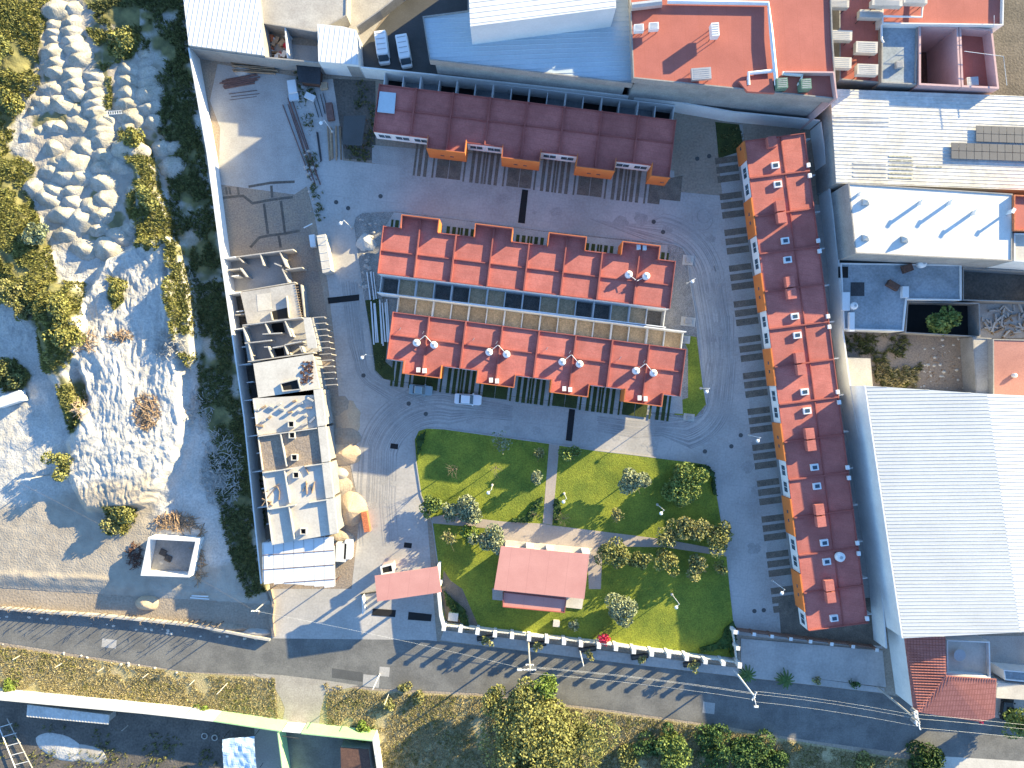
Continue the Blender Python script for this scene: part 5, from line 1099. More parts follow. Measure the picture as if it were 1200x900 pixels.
for a, b, w_, d_, h_, m_, lb_ in ((531,723,1.5,1.2,1.2,'green_wall','pale green utility box behind the exit lane'),(652,731,1.0,.9,.9,'concrete_raw','square concrete box on the lawn south of the clubhouse'),(569,493,.01,.01,.01,'dark','')):
    if not lb_: continue
    c = P(a, b, h_); t = thing('utility_box', lb_, 'utility box', (c.x, c.y, .13)); part(MB().rbox(c.x, c.y, w_, d_, R(-6), .13, h_), 'body', m_, t); part(MB().rbox(c.x, c.y, w_ * 1.08, d_ * 1.08, R(-6), h_ + .003, h_ + .08), 'lid', 'concrete_white', t)
for k, (a, b, w_, d_, lb_) in enumerate(((806,377,1.9,1.1,'grey transformer pad at the east end of the middle block'),(803,398,1.0,.9,'small concrete pad south of the transformer pad'),(807,489,1.3,.8,'stepped concrete plinth at the south-east corner of the middle block'),(806,305,1.3,1.2,'small concrete pad at the north-east corner of the middle block'))):
    c = P(a, b); t = thing('concrete_pad', lb_, 'concrete pad', (c.x, c.y, .13)); part(MB().rbox(c.x, c.y, w_ + .5, d_ + .4, R(-6), .14, .22), 'base', 'concrete_white', t); part(MB().rbox(c.x, c.y, w_ * .6, d_ * .7, R(-6), .223, .55), 'cover', 'concrete', t)
# street lamps of the estate
def lamp(px, py, label, h=5.6, da=225):
    c = P(px, py); t = thing('street_lamp', label, 'street lamp', (c.x, c.y, 0), 'white estate street lamps')
    part(MB().tube([(c.x, c.y, 0), (c.x, c.y, h)], .07, 8, .05), 'pole', 'steel_white', t)
    a = math.atan2(c.y, c.x) + math.pi; d = Vector((math.cos(R(da)), math.sin(R(da)), 0)) * .7
    part(MB().tube([(c.x, c.y, h - .15), (c.x + d.x, c.y + d.y, h)], .035, 6), 'arm', 'steel_white', t)
    part(MB().lathe(c.x + d.x, c.y + d.y, [(.1, h - .12), (.28, h - .04), (.28, h + .06), (.1, h + .14)], 12), 'lamp_head', 'lamp_glass', t)
    part(MB().lathe(c.x, c.y, [(.22, 0), (.22, .3), (.1, .34)], 10), 'base', 'concrete_white', t)
for a, b, lb in ((805,332,'lamp on the gravel at the east end of the middle block'),(412,267,'lamp at the north-west corner of the middle block'),(436,417,'lamp beside the west road, by the dark grass'),(821,455,'lamp at the south-east grass of the middle block'),(905,680,'lamp standing in the yards of the east row, near its south end'),
        (787,696,'lamp on the shaded southern lawn'),(770,591,'lamp on the shaded east lawn'),(661,578,'lamp east of the straight park path'),(577,568,'lamp on the sunny west lawn'),(390,155,'lamp by the brown planks in the north-west corner'),(878,510,'lamp by the yards of the east row, above the park')): lamp(a, b, 'white ' + lb)
# ================================================================== VEHICLES
def car(px, py, ang, m_, label, name='parked_car', cat='car', L=4.4, Wd=1.75):
    c = P(px, py, .8); t = thing(name, label, cat, (c.x, c.y, .03), 'cars parked on the estate road')
    def R2(x, y, z): a = R(ang); return (c.x + x * math.cos(a) - y * math.sin(a), c.y + x * math.sin(a) + y * math.cos(a), z)
    h = Wd / 2; l = L / 2
    def outline(s, z, f=1.0, x0=-1, x1=1):
        pts = [(x0 * l * f, -h * .72 * s), (x0 * l * f * .97, -h * .9 * s), (x0 * l * .85, -h * s), (x1 * l * .8, -h * s), (x1 * l * .96, -h * .86 * s), (x1 * l * f, -h * .55 * s)]
        pts = pts + [(x, -y) for x, y in reversed(pts)]; return [R2(x, y, z) for x, y in pts]
    part(MB().loft([outline(.94, .22, .97), outline(1, .4), outline(1, .72), outline(.93, .88, .97)]), 'body', m_, t, False)
    def cab(x0, x1, w_, z): return [R2(x0 * l, -h * w_, z), R2(x1 * l, -h * w_, z), R2(x1 * l, h * w_, z), R2(x0 * l, h * w_, z)]
    part(MB().loft([cab(-.66, .38, .84, .875), cab(-.48, .12, .74, 1.36)]), 'windows', 'glass', t)
    part(MB().loft([cab(-.50, .14, .76, 1.362), cab(-.45, .10, .70, 1.43)]), 'roof', m_, t)
    for sx in (-.6, .62):
        for sy in (-1, 1):
            mb = MB(); mb.tube([R2(sx * l, sy * (h - .2), .33), R2(sx * l, sy * (h + .01), .33)], .32, 14); w_ = part(mb, 'wheel', 'tyre', t); mb = MB(); mb.tube([R2(sx * l, sy * (h + .008), .33), R2(sx * l, sy * (h + .02), .33)], .18, 10); part(mb, 'rim', 'metal', w_)
    for sy in (-1, 1):
        part(MB().loft([[R2(l * .9, sy * h * .62 - .14, .66), R2(l * .99, sy * h * .62 - .14, .66), R2(l * .99, sy * h * .62 + .14, .66), R2(l * .9, sy * h * .62 + .14, .66)], [R2(l * .9, sy * h * .62 - .14, .82), R2(l * .96, sy * h * .62 - .14, .8), R2(l * .96, sy * h * .62 + .14, .8), R2(l * .9, sy * h * .62 + .14, .82)]]), 'headlight', 'lamp_glass', t)
        part(MB().loft([[R2(.3 * l, sy * (h + .0), .9), R2(.42 * l, sy * (h + .0), .9), R2(.42 * l, sy * (h + .2), .9), R2(.3 * l, sy * (h + .2), .9)], [R2(.32 * l, sy * (h + .0), 1.02), R2(.4 * l, sy * (h + .0), 1.02), R2(.4 * l, sy * (h + .18), 1.02), R2(.32 * l, sy * (h + .18), 1.02)]]), 'mirror', m_, t)
    return t
car(548.5, 468, -4, 'car_white', 'white sedan parked on the road north of the park', L=4.5)
car(493, 457, -5, 'car_silver', 'silver green hatchback parked behind the white sedan', L=3.9, Wd=1.65)
t = car(1181, 829, 84, 'car_black', 'black car parked beside the low white carport at the frame edge'); t['group'] = 'cars on the outer street'
def van(px, py, ang, label):
    c = P(px, py, 2.0); t = thing('delivery_van', label, 'van', (c.x, c.y, .03), 'white vans in the dark lot')
    def R2(x, y, z): a = R(ang); return (c.x + x * math.cos(a) - y * math.sin(a), c.y + x * math.sin(a) + y * math.cos(a), z)
    def rr(x0, x1, w_, z): return [R2(x0, -w_ * .93, z), R2(x0 + .12, -w_, z), R2(x1 - .25, -w_, z), R2(x1, -w_ * .8, z), R2(x1, w_ * .8, z), R2(x1 - .25, w_, z), R2(x0 + .12, w_, z), R2(x0, w_ * .93, z)]
    part(MB().loft([rr(-2.2, 2.0, .98, .4), rr(-2.2, 2.0, 1.0, 1.2), rr(-2.15, 1.75, .95, 2.25), rr(-2.05, 1.6, .86, 2.35)]), 'body', 'car_white', t)
    part(MB().loft([rr(1.95, 2.75, .92, .4), rr(1.95, 2.72, .92, 1.0), rr(1.9, 2.5, .84, 1.15)]), 'hood', 'car_white', t)
    part(MB().loft([[R2(1.98, -.85, 1.18), R2(2.4, -.8, 1.18), R2(2.4, .8, 1.18), R2(1.98, .85, 1.18)], [R2(1.72, -.78, 2.1), R2(1.85, -.75, 2.1), R2(1.85, .75, 2.1), R2(1.72, .78, 2.1)]]), 'windscreen', 'glass', t)
    for k in range(4): part(MB().loft([[R2(-1.7 + k * .85, -.7, 2.353), R2(-1.62 + k * .85, -.7, 2.353), R2(-1.62 + k * .85, .7, 2.353), R2(-1.7 + k * .85, .7, 2.353)], [R2(-1.7 + k * .85, -.7, 2.4), R2(-1.62 + k * .85, -.7, 2.4), R2(-1.62 + k * .85, .7, 2.4), R2(-1.7 + k * .85, .7, 2.4)]]), 'roof_bar', 'metal', t)
    for sx in (-1.4, 1.9):
        for sy in (-1, 1): part(MB().tube([R2(sx, sy * .75, .36), R2(sx, sy * 1.0, .36)], .35, 12), 'wheel', 'tyre', t)
van(447, 52, -83, 'white van in the dark lot, left one'); van(472.5, 56, -80, 'white van in the dark lot, right one')
c = P(12,468,1.9); t = thing('site_trailer', 'grey white box trailer on the sand at the west frame edge', 'trailer', (c.x, c.y, float(qheight(16,468))))
zt = t.location.z; part(MB().rbox(c.x, c.y, 4.2, 1.7, R(18), zt + .4, zt + 2.0), 'box', 'sheet_white', t); part(MB().rbox(c.x, c.y, 3.9, 1.3, R(18), zt, zt + .39), 'chassis', 'steel_dark', t)
# ================================================================== STREET SIDE
def pole(px, py, h, label, arms=(), name='utility_pole', tr=False, r=.16, lampdir=None, m_='concrete_raw'):
    c = P(px, py); t = thing(name, label, 'utility pole', (c.x, c.y, 0), 'utility poles along the street')
    part(MB().tube([(c.x, c.y, 0), (c.x, c.y, h)], r, 10, r * .65), 'pole', m_, t)
    for zz_, ln, ang in arms:
        a = R(ang); m = MB(); m.rbox(c.x, c.y, ln, .14, a, h - zz_, h - zz_ + .14)
        for k in (-.46, -.16, .16, .46): x = c.x + math.cos(a) * ln * k; y = c.y + math.sin(a) * ln * k; m.lathe(x, y, [(.06, h - zz_ + .14), (.09, h - zz_ + .25), (.04, h - zz_ + .34)], 8)
        part(m, 'crossarm', 'steel_white', t)
    if tr:
        for k in (-1, 0, 1): part(MB().lathe(c.x + .3, c.y + k * .75, [(.3, h - 2.6), (.32, h - 1.5), (.1, h - 1.35)], 12), 'transformer', 'metal', t)
    if lampdir is not None:
        d = Vector((math.cos(R(lampdir)), math.sin(R(lampdir)), 0)); e = Vector((c.x, c.y, h - .3)) + d * 1.6
        part(MB().tube([(c.x, c.y, h - .8), (c.x + d.x * .8, c.y + d.y * .8, h - .35), tuple(e)], .05, 6), 'lamp_arm', 'steel_white', t); part(MB().loft([[(e.x + i * .35, e.y + j * .16, h - .36) for i, j in ((-1,-1),(1,-1),(1,1),(-1,1))], [(e.x + i * .28, e.y + j * .12, h - .22) for i, j in ((-1,-1),(1,-1),(1,1),(-1,1))]]), 'lamp_head', 'lamp_glass', t)
    return (c.x, c.y, h)
U1 = pole(619, 751, 12.5, 'tall pole with crossarm on the sidewalk above the big roadside tree', [(.5, 1.8, 0), (2.4, 1.2, 0)], lampdir=180)
U2 = pole(679, 761, 7.0, 'short slim white pole on the sidewalk east of the tall pole', r=.12, m_='steel_white')
U3 = pole(860, 785, 10.5, 'tall white pole with lamp at the south-east corner of the park', [(.5, 1.4, 60)], lampdir=-80, m_='steel_white')
U4 = pole(1028, 805, 12.5, 'thick pole with transformers beside the terracotta roof house', [(.4, 2.6, 100), (1.2, 2.2, 100)], tr=True, r=.2)
U5 = pole(1300, 838, 12, 'pole with crossarm east beyond the terracotta roof house', [(.4, 2.4, 90)])
U6 = pole(315, 702, 6.5, 'leaning pole at the ruined wall end by the tin shed', [(.3, 1.2, 0)], r=.12)
U7 = pole(60, 556, 8.5, 'thin pole with lamp on the quarry slope', lampdir=10, r=.1)
pole(445, 790, 6, 'slim pale pole on the street south of the exit lane', r=.09, m_='steel_white')
def wire(a, b, dz, off, label, sag=.8, m_='steel_white'):
    n = 14; pts = []
    for i in range(n + 1):
        u = i / n; pts.append((a[0] + (b[0] - a[0]) * u, a[1] + (b[1] - a[1]) * u + off, a[2] + (b[2] - a[2]) * u - dz - sag * 4 * u * (1 - u)))
    solo(MB().tube(pts, .009, 4), 'power_line', m_, label, 'power line', 'power lines along the street')
W0 = (-75, -38, 9.5)
for k, (dz, off) in enumerate(((.3, .5), (.3, -.5), (1.2, 0))):
    o = ['inner', 'outer', 'lower'][k]
    wire(U1, U3, dz, off, f'{o} pale wire between the two poles by the park fence'); wire(U3, U4, dz, off * 1.6, f'{o} pale wire spanning to the transformer pole'); wire(U4, U5, dz, off * 2, f'{o} pale wire leaving the transformer pole eastward')
wire(U6, U1, .2, 0, 'pale wire from the ruined wall pole toward the tall pole')
wire((-130, 20, 9), U7, .1, 0, 'thin wire entering from the west toward the quarry pole', m_='bark'); wire(U7, U6, .1, 0, 'thin wire from the quarry pole to the ruined wall pole', m_='bark')
# rubble wall and stakes along the street, west part
t_ = [(-700 + 0, 676)]
rw = [(-60,706),(0,711),(60,716),(120,720),(180,726),(235,732),(300,745),(318,748)]
m = MB(); m.wall(PX(rw), .35, 0, .9); solo(m, 'low_rubble_wall', 'concrete_raw', 'low broken pale wall along the north edge of the street', 'wall')
for k in range(46):
    u = k / 45; a = -50 + u * 312; b = 705.5 + u * 24 + rng.uniform(-2, 2); h_ = rng.uniform(1.2, 2.6) * (1.3 if k > 30 else 1); c = P(a, b); m = MB(); m.tube([(c.x, c.y, -.1), (c.x + rng.uniform(-.15,.15), c.y + rng.uniform(-.15,.15), h_)], rng.uniform(.05,.13), 6, .04)
    for j in range(3): zz_ = h_ * rng.uniform(.4,.95); m.tube([(c.x, c.y, zz_), (c.x + rng.uniform(-.5,.5), c.y + rng.uniform(-.5,.5), zz_ + rng.uniform(.1,.5))], .04, 4, .02)
    solo(m, 'fence_stake', 'bark', f'crooked bare stake number {k + 1} from the west in the fence above the low rubble wall', 'stake', 'stakes of the quarry fence')
heap(170,708,2.2,1.4,1.2,'sand_tan','pale spoil heap at the street bend below the roofless ruin')
heap(265,737,3.6,.9,.6,'dirt','long tan earth heap behind the low rubble wall')
heap(300,742,2.6,.8,.6,'concrete_raw','broken concrete heap at the east end of the low rubble wall')
m = MB(); m.wall(PX([(318,690),(322,706),(320,722),(322,745)]), .4, 0, [1.2,.7,1.4,.6]); solo(m, 'ruined_wall', 'soil_bare', 'ruined brick wall stub between the quarry and the entrance', 'wall')
for k, (a, b) in enumerate(((24,768),(73,777),(122,782),(174,789),(228,797),(267,800),(456,812),(150,850),(-10,760))):
    c = P(a, b); m = MB().tube([(c.x, c.y, 0), (c.x, c.y, 1.9 if k not in (5,6) else 4.5)], .06, 6)
    solo(m, 'fence_post', 'concrete_white', 'thin pale %s post in the dry verge%s' % ('tall' if k in (5,6) else 'short', [' nearest the frame corner',' second from the west',' third from the west',' fourth from the west',' near the street bend',' leaning by the green wall',' by the wall corner',' behind the wall',''][k]), 'post', 'thin posts of the street verge')
# south lot behind the white and green wall
bw = [(-700,745),(0,820),(170,836),(250,845)]; gw = [(250,845),(329,857)]; gw2 = [(353,859.5),(436,868)]
def wt(p, z, h, t_, m_, lb): return solo(MB().wall(PX(p, z), t_, 0, h), 'street_wall', m_, lb, 'wall')
wt([(-400,778)] + bw[1:], 3.6, 3.6, .2, 'cream_wall', 'long cream white wall along the south verge'); wt(gw, 3.6, 3.6, .2, 'green_wall', 'pale green wall west of the lot gate')
wt(gw2, 3.6, 3.6, .2, 'green_wall', 'pale green wall east of the lot gate'); wt([(437,867),(442,900),(452,980)], 3.6, 3.6, .2, 'cream_wall', 'white side wall running south from the green wall'); wt([(325,858),(331,905),(336,960)], 3.6, 3.5, .15, 'green_wall', 'green inner wall south of the gate')
t = thing('lot_gate', 'white metal gate in the pale green wall', 'gate', P(341,846)); part(MB().wall(PX([(330,857.5),(352,859.5)], 3.4), .08, .05, 3.3), 'leaf', 'steel_white', t); part(MB().wall(PX([(330,863),(350,866)], 3.5), .1, 3.3, 3.4), 'beam', 'steel_dark', t)
struct(MB().sheet(PX([(-700,700+60),(-400,790),(0,810),(250,838),(432,856),(436,1000),(-700,1000)]), .026), 'lot', 'dirt_dark', 'lot in painted shade behind the white and green wall', 'lot')  # shade of the street wall put into the ground colour
struct(MB().sheet(PX([(298,838),(326,842),(330,900),(300,960)]), .04), 'lot_slab', 'paving_path', 'beige paved slab inside the lot', 'slab'); struct(MB().sheet(PX([(330,850),(432,862),(434,960),(334,960)]), .04), 'lot_asphalt', 'asphalt', 'grey paved yard behind the green wall', 'yard')
heap(72,876,5.0,2.3,.22,'sand','pale ash heap in the dark lot', 'ash_heap', ang=-.35); heap(104,884,3.6,1.6,.16,'concrete_raw','flat grey ash heap beside the pale one in the dark lot','ash_heap', ang=-.3)
t = thing('lean_to', 'long grey corrugated lean-to behind the white wall', 'shed', P(80,835)); q = PX([(32,826),(128,838),(127,849),(31,840)], 2.5); part(MB().prism(q, 2.35, 2.5, True), 'roof', 'sheet_old', t); part(MB().prism(offs(ccw(q), .2), 0, 2.34), 'wall', 'concrete_wall', t); part(ribs(ccw(q), 80, .5, .04, lambda p: 2.503, .05), 'roof_ribs', 'sheet_old', t)
t = thing('tarp_canopy', 'crumpled pale blue tarp canopy inside the lot', 'canopy', P(280,880)); xs = np.linspace(0, 1, 22); m = MB(); A, B, C_, D_ = [P(a, b, 2.8) for a, b in ((261,866),(298,863),(301,905),(262,908))]
for j in range(22):
    for i in range(22):
        p = A.lerp(B, xs[i]).lerp(D_.lerp(C_, xs[i]), xs[j]); zz_ = 2.4 + .9 * float(fbm(np.array(xs[i] * 3.1), np.array(xs[j] * 3.3 + xs[i]), 3)); m.v.append((p.x, p.y, zz_))
for j in range(21):
    for i in range(21): a = j * 22 + i; m.f.append((a, a + 22, a + 23, a + 1))
part(m, 'tarp', 'tarp', t)
for v in (A, B, C_, D_): part(MB().tube([(v.x, v.y, 0), (v.x, v.y, 2.6)], .05, 6), 'post', 'steel_dark', t)
bldg('maroon_roof', 'dark maroon sheet roof in the corner of the green wall', 'shed', [(399,876),(432,878),(436,915),(400,915)], 2.8, 'concrete_wall', 'wood_dark', 0)
t = thing('metal_frame', 'white welded frame with rungs leaning at the south-west corner', 'frame', P(15,880))
for i in range(6): a = P(0 + i*4.5, 852 + i * 11, .5); b = P(14 + i * 5, 848 + i * 11, .5); part(MB().tube([a, b], .06, 5), 'rung', 'steel_white', t)
part(MB().tube([P(-4,845,.5), P(28,925,.5)], .08, 5), 'rail', 'steel_white', t); part(MB().tube([P(8,842,.5), P(44,912,.5)], .08, 5), 'rail', 'concrete_raw', t)
for a, b in ((240,862),(252,864)): c = P(a, b); solo(MB().tube([(c.x + .45 * math.cos(x), c.y + .45 * math.sin(x), .15) for x in np.linspace(0, 2 * math.pi, 17)], .1, 6), 'tyre', 'concrete_raw', 'pale ring lying in the lot, %s one' % ('left' if a < 245 else 'right'), 'tyre')
# roofless ruin in the quarry
def ruin():
    z0 = .4; t = thing('roofless_ruin', 'small roofless white walled building by the quarry track', 'ruin', P(200,655,z0)); q = ccw(PX([(173,630),(231,633),(221,677),(164,675)], 3.2))
    part(MB().ring(q, .3, 0, 3.0), 'wall', 'white_wall', t); part(MB().prism(offs(q, .3), 0, .6), 'floor', 'concrete_wall', t)
    for a, b in ((190,648),(196,655)): c = P(a, b, 1); part(MB().rbox(c.x, c.y, 1.1, 1.0, R(-25), .6, .75), 'sheet_scrap', 'steel_dark', t)
ruin()
def sticks(px, py, rx, ry, n, label, m_='wood', L=1.6, hh=.8):
    c = P(px, py); hz = float(qheight(px, py)) if px < 300 else 0; mb = MB()
    for k in range(n):
        a = rng.uniform(0, 6.28); r_ = rng.uniform(0, 1) ** .6; x = c.x + math.cos(a) * rx * r_; y = c.y + math.sin(a) * ry * r_; z = max(float(qheight(x / S + 600, 450 - y / S)), 0) + rng.uniform(0, hh) * (1 - r_ * .7)
        d = Vector((rng.normal(), rng.normal(), rng.normal() * .25)).normalized() * L * rng.uniform(.3, .8) * .5; mb.tube([(x - d.x, y - d.y, z - d.z), (x + d.x, y + d.y, z + d.z)], rng.uniform(.03, .07), 4)
    return solo(mb, 'stick_pile', m_, label, 'wood pile', kind='stuff')
sticks(180,482,2.2,3.0,260,'tangled branch pile in the middle of the quarry','wood')
sticks(262,548,3.6,7.0,620,'grey branch heap along the wall in the shade','concrete_raw')
sticks(235,480,2.2,4.0,130,'scattered grey branches north of the branch heap','concrete_raw')
sticks(208,611,3.4,1.7,190,'board pile north of the roofless ruin','wood',2.6)
sticks(160,650,1.2,2.2,110,'scrap pile west of the roofless ruin','wood_dark')
sticks(236,650,.7,5,60,'boards leaning along the east side of the roofless ruin','wood',3.4)
sticks(207,405,3.0,2.6,120,'weathered boards below the vegetated bank','concrete_raw',2.2)
sticks(105,400,3.2,2.0,80,'pale planks beside the green mound','wood',2.6)
sticks(104,475,1.0,2.2,60,'pale bundle of canes south of the green mound','sand_tan',2.6)
sticks(150,395,2.4,1.0,70,'brown timber scraps in the pale gully','wood',1.6)
sticks(1095,430,4,3,60,'scattered sticks in the vacant yard','wood',.9,.2)
planks((235,697),3.0,2,.16,.4,-3,'steel_white','two white boards lying south of the roofless ruin',z=.6)
# ================================================================== dumped heaps of the quarry
HP = [(82,8,8),(82,25,8),(81,36,7.5),(82,47,8.5),(86,57,9.5),(90,67,9.5),(60,9,9),(60,27,7),(60,37,7),(61,45,6),(59,60,9),(62,72,9.5),(63,82,8.5),(82,86,9),(85,97,9),(87,108,8.5),(60,103,8),(50,120,8.5),(69,120,10),(38,128,5.5),(57,148,6),(69,148,7.5),(92,145,9),(88,128,6),(45,152,5),(33,158,6.5),
(108,88,7.5),(108,98,7),(109,109,8),(110,120,8),(110,130,9),(115,142,9),(115,153,9),(118,163,10),(149,80,8),(148,93,8),(148,108,8.5),(147,120,9),(153,137,9),(149,150,9.5),(148,173,10),(170,62,6),(168,73,5),(172,85,8),(173,96,7.5),(172,108,9),(174,125,9),(178,141,8),(187,172,8),(200,172,6),(198,195,9),
(98,172,10),(121,182,10),(82,190,13),(75,206,12),(115,195,9),(140,190,11),(90,206,10),(118,212,11),(60,172,7.5),(35,218,8),(60,222,8),(80,222,8),(52,230,10),(72,250,10),(92,256,11.5),(82,236,9),(105,243,9.5),(116,251,10),(121,233,10),(75,272,9),(138,277,9.5),(151,270,7.5),(112,268,8),(96,291,10),(124,291,12),(162,262,7),(160,222,7),(68,192,8),(60,200,8)]
def heap_labels():
    nth = ['first', 'second', 'third', 'fourth', 'fifth', 'sixth', 'seventh', 'eighth', 'ninth', 'tenth', 'eleventh', 'twelfth', 'thirteenth', 'fourteenth', 'fifteenth']
    G = {}
    for i, (a, b, r_) in enumerate(HP):
        k = (0, [a < 52, a < 73, a < 101, a < 126, a < 160, True].index(True)) if b < 165 else (1, int((b - 165) // 26))
        G.setdefault(k, []).append(i)
    L = {}
    for k, v in G.items():
        v.sort(key=lambda i: HP[i][1] if k[0] == 0 else HP[i][0])
        for n_, i in enumerate(v): L[i] = f'rounded pale heap, {nth[n_]} from the north in the {nth[k[1]]} upper column from the west' if k[0] == 0 else f'rounded pale heap, {nth[n_]} from the west in the {nth[k[1]]} lower tier'
    return L
HL = heap_labels()
for i, (a, b, r_) in enumerate(HP):
    hz = float(qheight(a, b)); c = P(a, b, hz); rr = r_ * S
    px0, py0 = 600 + c.x / S, 450 - c.y / S
    heap(px0, py0, rr * rng.uniform(1.9, 2.3), rr * rng.uniform(1.35, 1.6), rr * rng.uniform(.9, 1.15), 'sand_heap', HL[i], 'dumped_heap', 'heap', 'dumped heaps in the quarry', base=hz - .15, n=26, rough=.34, ang=rng.uniform(-.3, .3), pw=1.05)
t = thing('ladder', 'small pale ladder lying between the dumped heaps', 'ladder', P(134,132,1)); zl = float(qheight(134,132)) + .75
c = P(134,132,zl); part(MB().rbox(c.x, c.y + .25, 2.6, .06, R(4), zl, zl + .08), 'rail', 'steel_white', t); part(MB().rbox(c.x, c.y - .25, 2.6, .06, R(4), zl, zl + .08), 'rail', 'steel_white', t)
for k in range(7): part(MB().rbox(c.x - 1.15 + k * .38, c.y, .06, .42, R(4), zl + .01, zl + .07), 'rung', 'steel_white', t)
# ================================================================== VEGETATION
qh = lambda a, b: np.maximum(qheight(a, b), 0)
tufts('quarry_scrub', [VEG[0], VEG[1], VEG[3], VEG[4], VEG[5], VEG[6], VEG[7], VEG[8]], 22, .36, 'scrub', 'olive green scrub covering the quarry banks', qh, clump=.33)
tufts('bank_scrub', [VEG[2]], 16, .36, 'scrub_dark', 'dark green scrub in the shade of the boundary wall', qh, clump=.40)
VG = [(-75,756),(0,756),(220,790),(300,795),(322,794),(326,845),(250,832),(0,804),(-75,798)]
VG2 = [(380,800),(435,810),(446,812),(560,816),(640,826),(640,960),(446,960),(438,862),(384,848)]
VG3 = [(640,826),(720,836),(830,852),(850,856),(900,866),(1090,896),(1096,960),(640,960)]
struct(MB().sheet(PX([(-700,700),(-60,750),(220,788),(300,793),(435,809),(560,815),(720,835),(830,851),(950,871),(1050,888),(1100,893),(1104,1100),(438,1100),(436,862),(250,838),(-60,805),(-700,760)]), .02), 'verge', 'verge', 'dry grass verge south of the street', 'verge')
tufts('dry_verge_grass', [VG, VG2, VG3], 26, .2, 'dry_grass', 'straw coloured dry grass on the street verge', clump=.25, avoid=[[(322,786),(380,790),(376,852),(328,848)]])
tufts('green_verge_grass', [VG, VG2, VG3], 9, .22, 'scrub', 'olive weeds in the street verge', clump=.5, avoid=[[(322,786),(380,790),(376,852),(328,848)]])
tufts('lot_weeds', [[(0,845),(240,862),(260,900),(0,900)]], 3, .3, 'scrub_dark', 'dark weeds in the lot behind the wall', clump=.5)
big = tree(628,868,7.0,10,'leaf_yellow','huge yellow green tree leaning over the street verge','large_tree',n=17000,ls=.25,zc=6.0,gap=.36,trunk=.35)
big2 = tree(612,815,2.4,8,'leaf_yellow','young upright crown north-west of the huge roadside tree',n=1500,zc=5,gap=.3,trunk=.12)
tree(676,872,4.2,8,'leaf_yellow','wide eastern crown merging with the huge roadside tree',n=4200,zc=4.5,gap=.36,trunk=.2)
tree(640,805,2.0,8.5,'leaf_bright','pointed bright crown touching the street beside the huge tree',n=1100,zc=5.5,gap=.3,trunk=.12)
tree(578,822,1.9,7,'leaf_yellow','small yellow crown at the west side of the huge tree',n=800,zc=4.5,gap=.3,trunk=.1)
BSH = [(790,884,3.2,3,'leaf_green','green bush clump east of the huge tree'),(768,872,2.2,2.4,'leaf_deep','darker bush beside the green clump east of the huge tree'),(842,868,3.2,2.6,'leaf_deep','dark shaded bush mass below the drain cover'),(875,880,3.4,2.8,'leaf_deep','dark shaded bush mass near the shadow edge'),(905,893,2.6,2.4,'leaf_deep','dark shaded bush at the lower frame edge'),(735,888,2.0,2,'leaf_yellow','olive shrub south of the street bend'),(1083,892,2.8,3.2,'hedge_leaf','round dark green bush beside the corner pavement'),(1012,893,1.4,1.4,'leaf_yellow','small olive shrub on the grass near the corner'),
 (425,855,1.6,1.6,'leaf_bright','green shrub against the green wall corner'),(237,833,1.1,1.2,'leaf_bright','bright green weed clump at the white wall'),(12,803,1.2,1.2,'leaf_bright','green weed clump at the west end of the white wall'),(472,806,1.0,1.2,'leaf_tan','dry brown shrub at the street edge, west of the huge tree'),(455,826,.9,1.0,'leaf_tan','dry brown shrub below the street edge near the wall corner'),(490,818,1.0,1.0,'leaf_tan','dry brown shrub between the wall corner and the huge tree'),(1197,844,2.6,5,'leaf_green','bright green tree cut by the right frame edge')]
for a, b, r_, h_, m_, lb in BSH: tree(a, b, r_, h_, m_, lb, 'bush' if h_ < 4 else 'tree', None, 'bush' if h_ < 4 else 'tree', n=int(240 * r_ * r_), zc=max(h_ - r_ * .7, .5), gap=.28, trunk=.06)
for a, b, r_, h_, m_, lb in ((74,547,2.1,3.2,'leaf_yellow','round olive tree casting a feathery shadow on the bare slope'),(143,603,1.9,2.6,'leaf_yellow','olive bush at the foot of the pale slope'),(132,612,1.5,2.2,'leaf_tan','tan bush beside the olive one at the foot of the pale slope'),(47,273,1.8,2.6,'leaf_silver','grey green bush west of the dumped heaps'),(146,342,1.3,2.0,'scrub','small olive bush alone in the pale gully'),
   (18,120,1.8,2,'scrub','olive bush at the west edge above the heaps'),(10,60,2.2,3,'leaf_yellow','olive bush near the top west corner'),(15,345,2.2,2.8,'leaf_tan','brown green bush at the west edge below the scrub'),(26,365,1.6,2.2,'leaf_tan','brown bush casting shade on the pale flat'),(12,440,2.4,2.6,'scrub_dark','dark bush north of the box trailer'),(92,395,2.3,2.8,'scrub','large rounded scrub on the green mound'),(84,362,2.0,2.6,'scrub','rounded scrub at the north of the green mound'),
   (142,50,2.2,2.4,'leaf_yellow','olive clump between the shaded heaps'),(160,166,1.7,2.2,'scrub','low olive clump east of the heap rows'),(178,235,1.8,2.4,'leaf_yellow','olive clump on the eastern bank of the heaps')):
    tree(a, b, r_, h_, m_, lb, 'shrub', None, 'shrub', n=int(260 * r_ * r_), zc=max(h_ - r_ * .6, .6), gap=.25, trunk=.07)
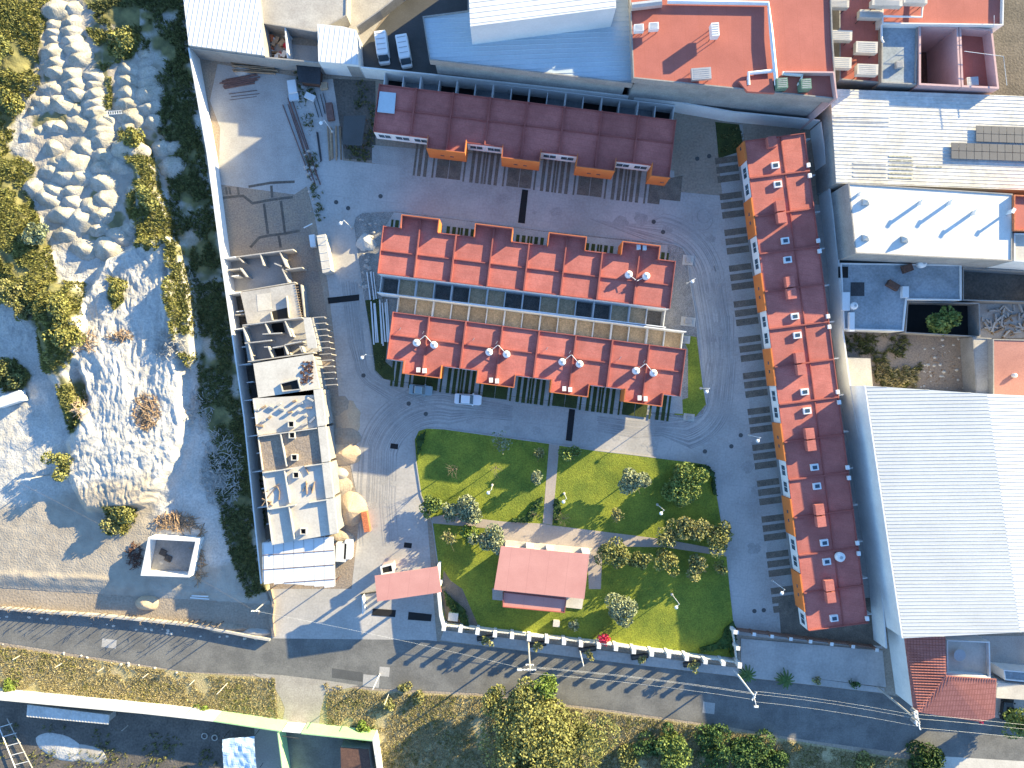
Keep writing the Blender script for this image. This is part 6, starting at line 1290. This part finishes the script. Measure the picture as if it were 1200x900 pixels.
def palm(px, py, label, r_=1.6):
    c = P(px, py, 1.2); t = thing('palm', label, 'palm', (c.x, c.y, 0), 'small palms on the forecourt edge'); part(MB().tube([(c.x, c.y, 0), (c.x, c.y, 1.2)], .16, 8), 'trunk', 'bark', t)
    for k in range(26):
        a = k * 2.4; el = .9 - (k / 26) * 1.1; m = MB(); L_ = r_ * rng.uniform(.8, 1.1); d = Vector((math.cos(a), math.sin(a), 0)); s_ = Vector((-d.y, d.x, 0))
        o = 0; prev = None
        for i in range(5):
            u = i / 4; p = Vector((c.x, c.y, 1.2)) + d * (L_ * u * math.cos(el * .6)) + Vector((0, 0, L_ * (u * math.sin(el) - .6 * u * u))); wd = .16 * (1 - abs(u - .4))
            m.v += [tuple(p - s_ * wd), tuple(p + s_ * wd)]
            if i: q = 2 * i; m.f.append((q - 2, q - 1, q + 1, q))
        part(m, 'frond', 'leaf_deep', t)
palm(876,791,'small dark palm beside the corner pole'); palm(921,797,'small dark palm second from the corner pole')
tree(958,797,.8,1.2,'leaf_tan','brown dried plant on the forecourt edge, west one','plant',cat='plant',n=80,ls=.14,trunk=.04); tree(1001,803,.8,1.2,'leaf_deep','dark small plant on the forecourt edge, east one','plant',cat='plant',n=90,ls=.14,trunk=.04)

# thin bent conduits standing on the park side roofs, plastic sheets and small clutter
for k, (a, b) in enumerate(((470,384),(497,388),(556,396),(583,400),(642,407),(669,411),(728,418),(756,422))):
    pts = [P(a, b, 5.73), P(a, b, 6.35), P(a - 2, b + 3, 6.35), P(a - 2, b + 3, 5.9)]
    solo(MB().tube(pts, .035, 5), 'gas_conduit', 'metal', 'thin bent conduit number %d from the west on the park side roofs' % (k + 1), 'conduit', 'gas conduits on the roofs')
D('repair_patch', (.38, .36, .34), (.30, .285, .27), scale=.6, fine=5, grit=.15)
rp = MB()
for k in range(34):
    a, b = [(rng.uniform(450, 790), rng.uniform(218, 238)), (rng.uniform(840, 856) + 0, rng.uniform(240, 420)), (rng.uniform(520, 800), rng.uniform(492, 512)), (rng.uniform(430, 478), rng.uniform(540, 650)), (rng.uniform(872, 900), rng.uniform(480, 700))][k % 5]
    if k % 5 == 0: b += (a - 450) * .11
    if k % 5 == 2: b += (a - 520) * .11 - 12
    if k % 5 == 1: a -= 10
    r_ = rng.uniform(.3, 1.3); c = P(a, b); rp.sheet([(c.x + r_ * math.cos(t_) * rng.uniform(.6, 1.2), c.y + r_ * math.sin(t_) * rng.uniform(.5, 1.0)) for t_ in np.linspace(0, 2 * math.pi, 15)[:-1]], .0345 + k * .0002)
struct(rp, 'pavement_stain', 'repair_patch', 'irregular darker stains worn into the estate paving', 'stains')
for k in range(40):
    a, b = (rng.uniform(-20, 320), 0); b = 722 + a * .085 + rng.uniform(-2, 4) if k < 28 else 748 + a * .17
    if k >= 28: a = rng.uniform(0, 210); b = 754 + a * .16 + rng.uniform(-1, 3)
    r_ = rng.uniform(.1, .38); heap(a, b, r_, r_ * .8, r_ * .6, 'concrete_white', 'pale stone on the street edge', 'stone', 'stone', 'loose stones along the street edge', base=.02, n=8, rough=.5)
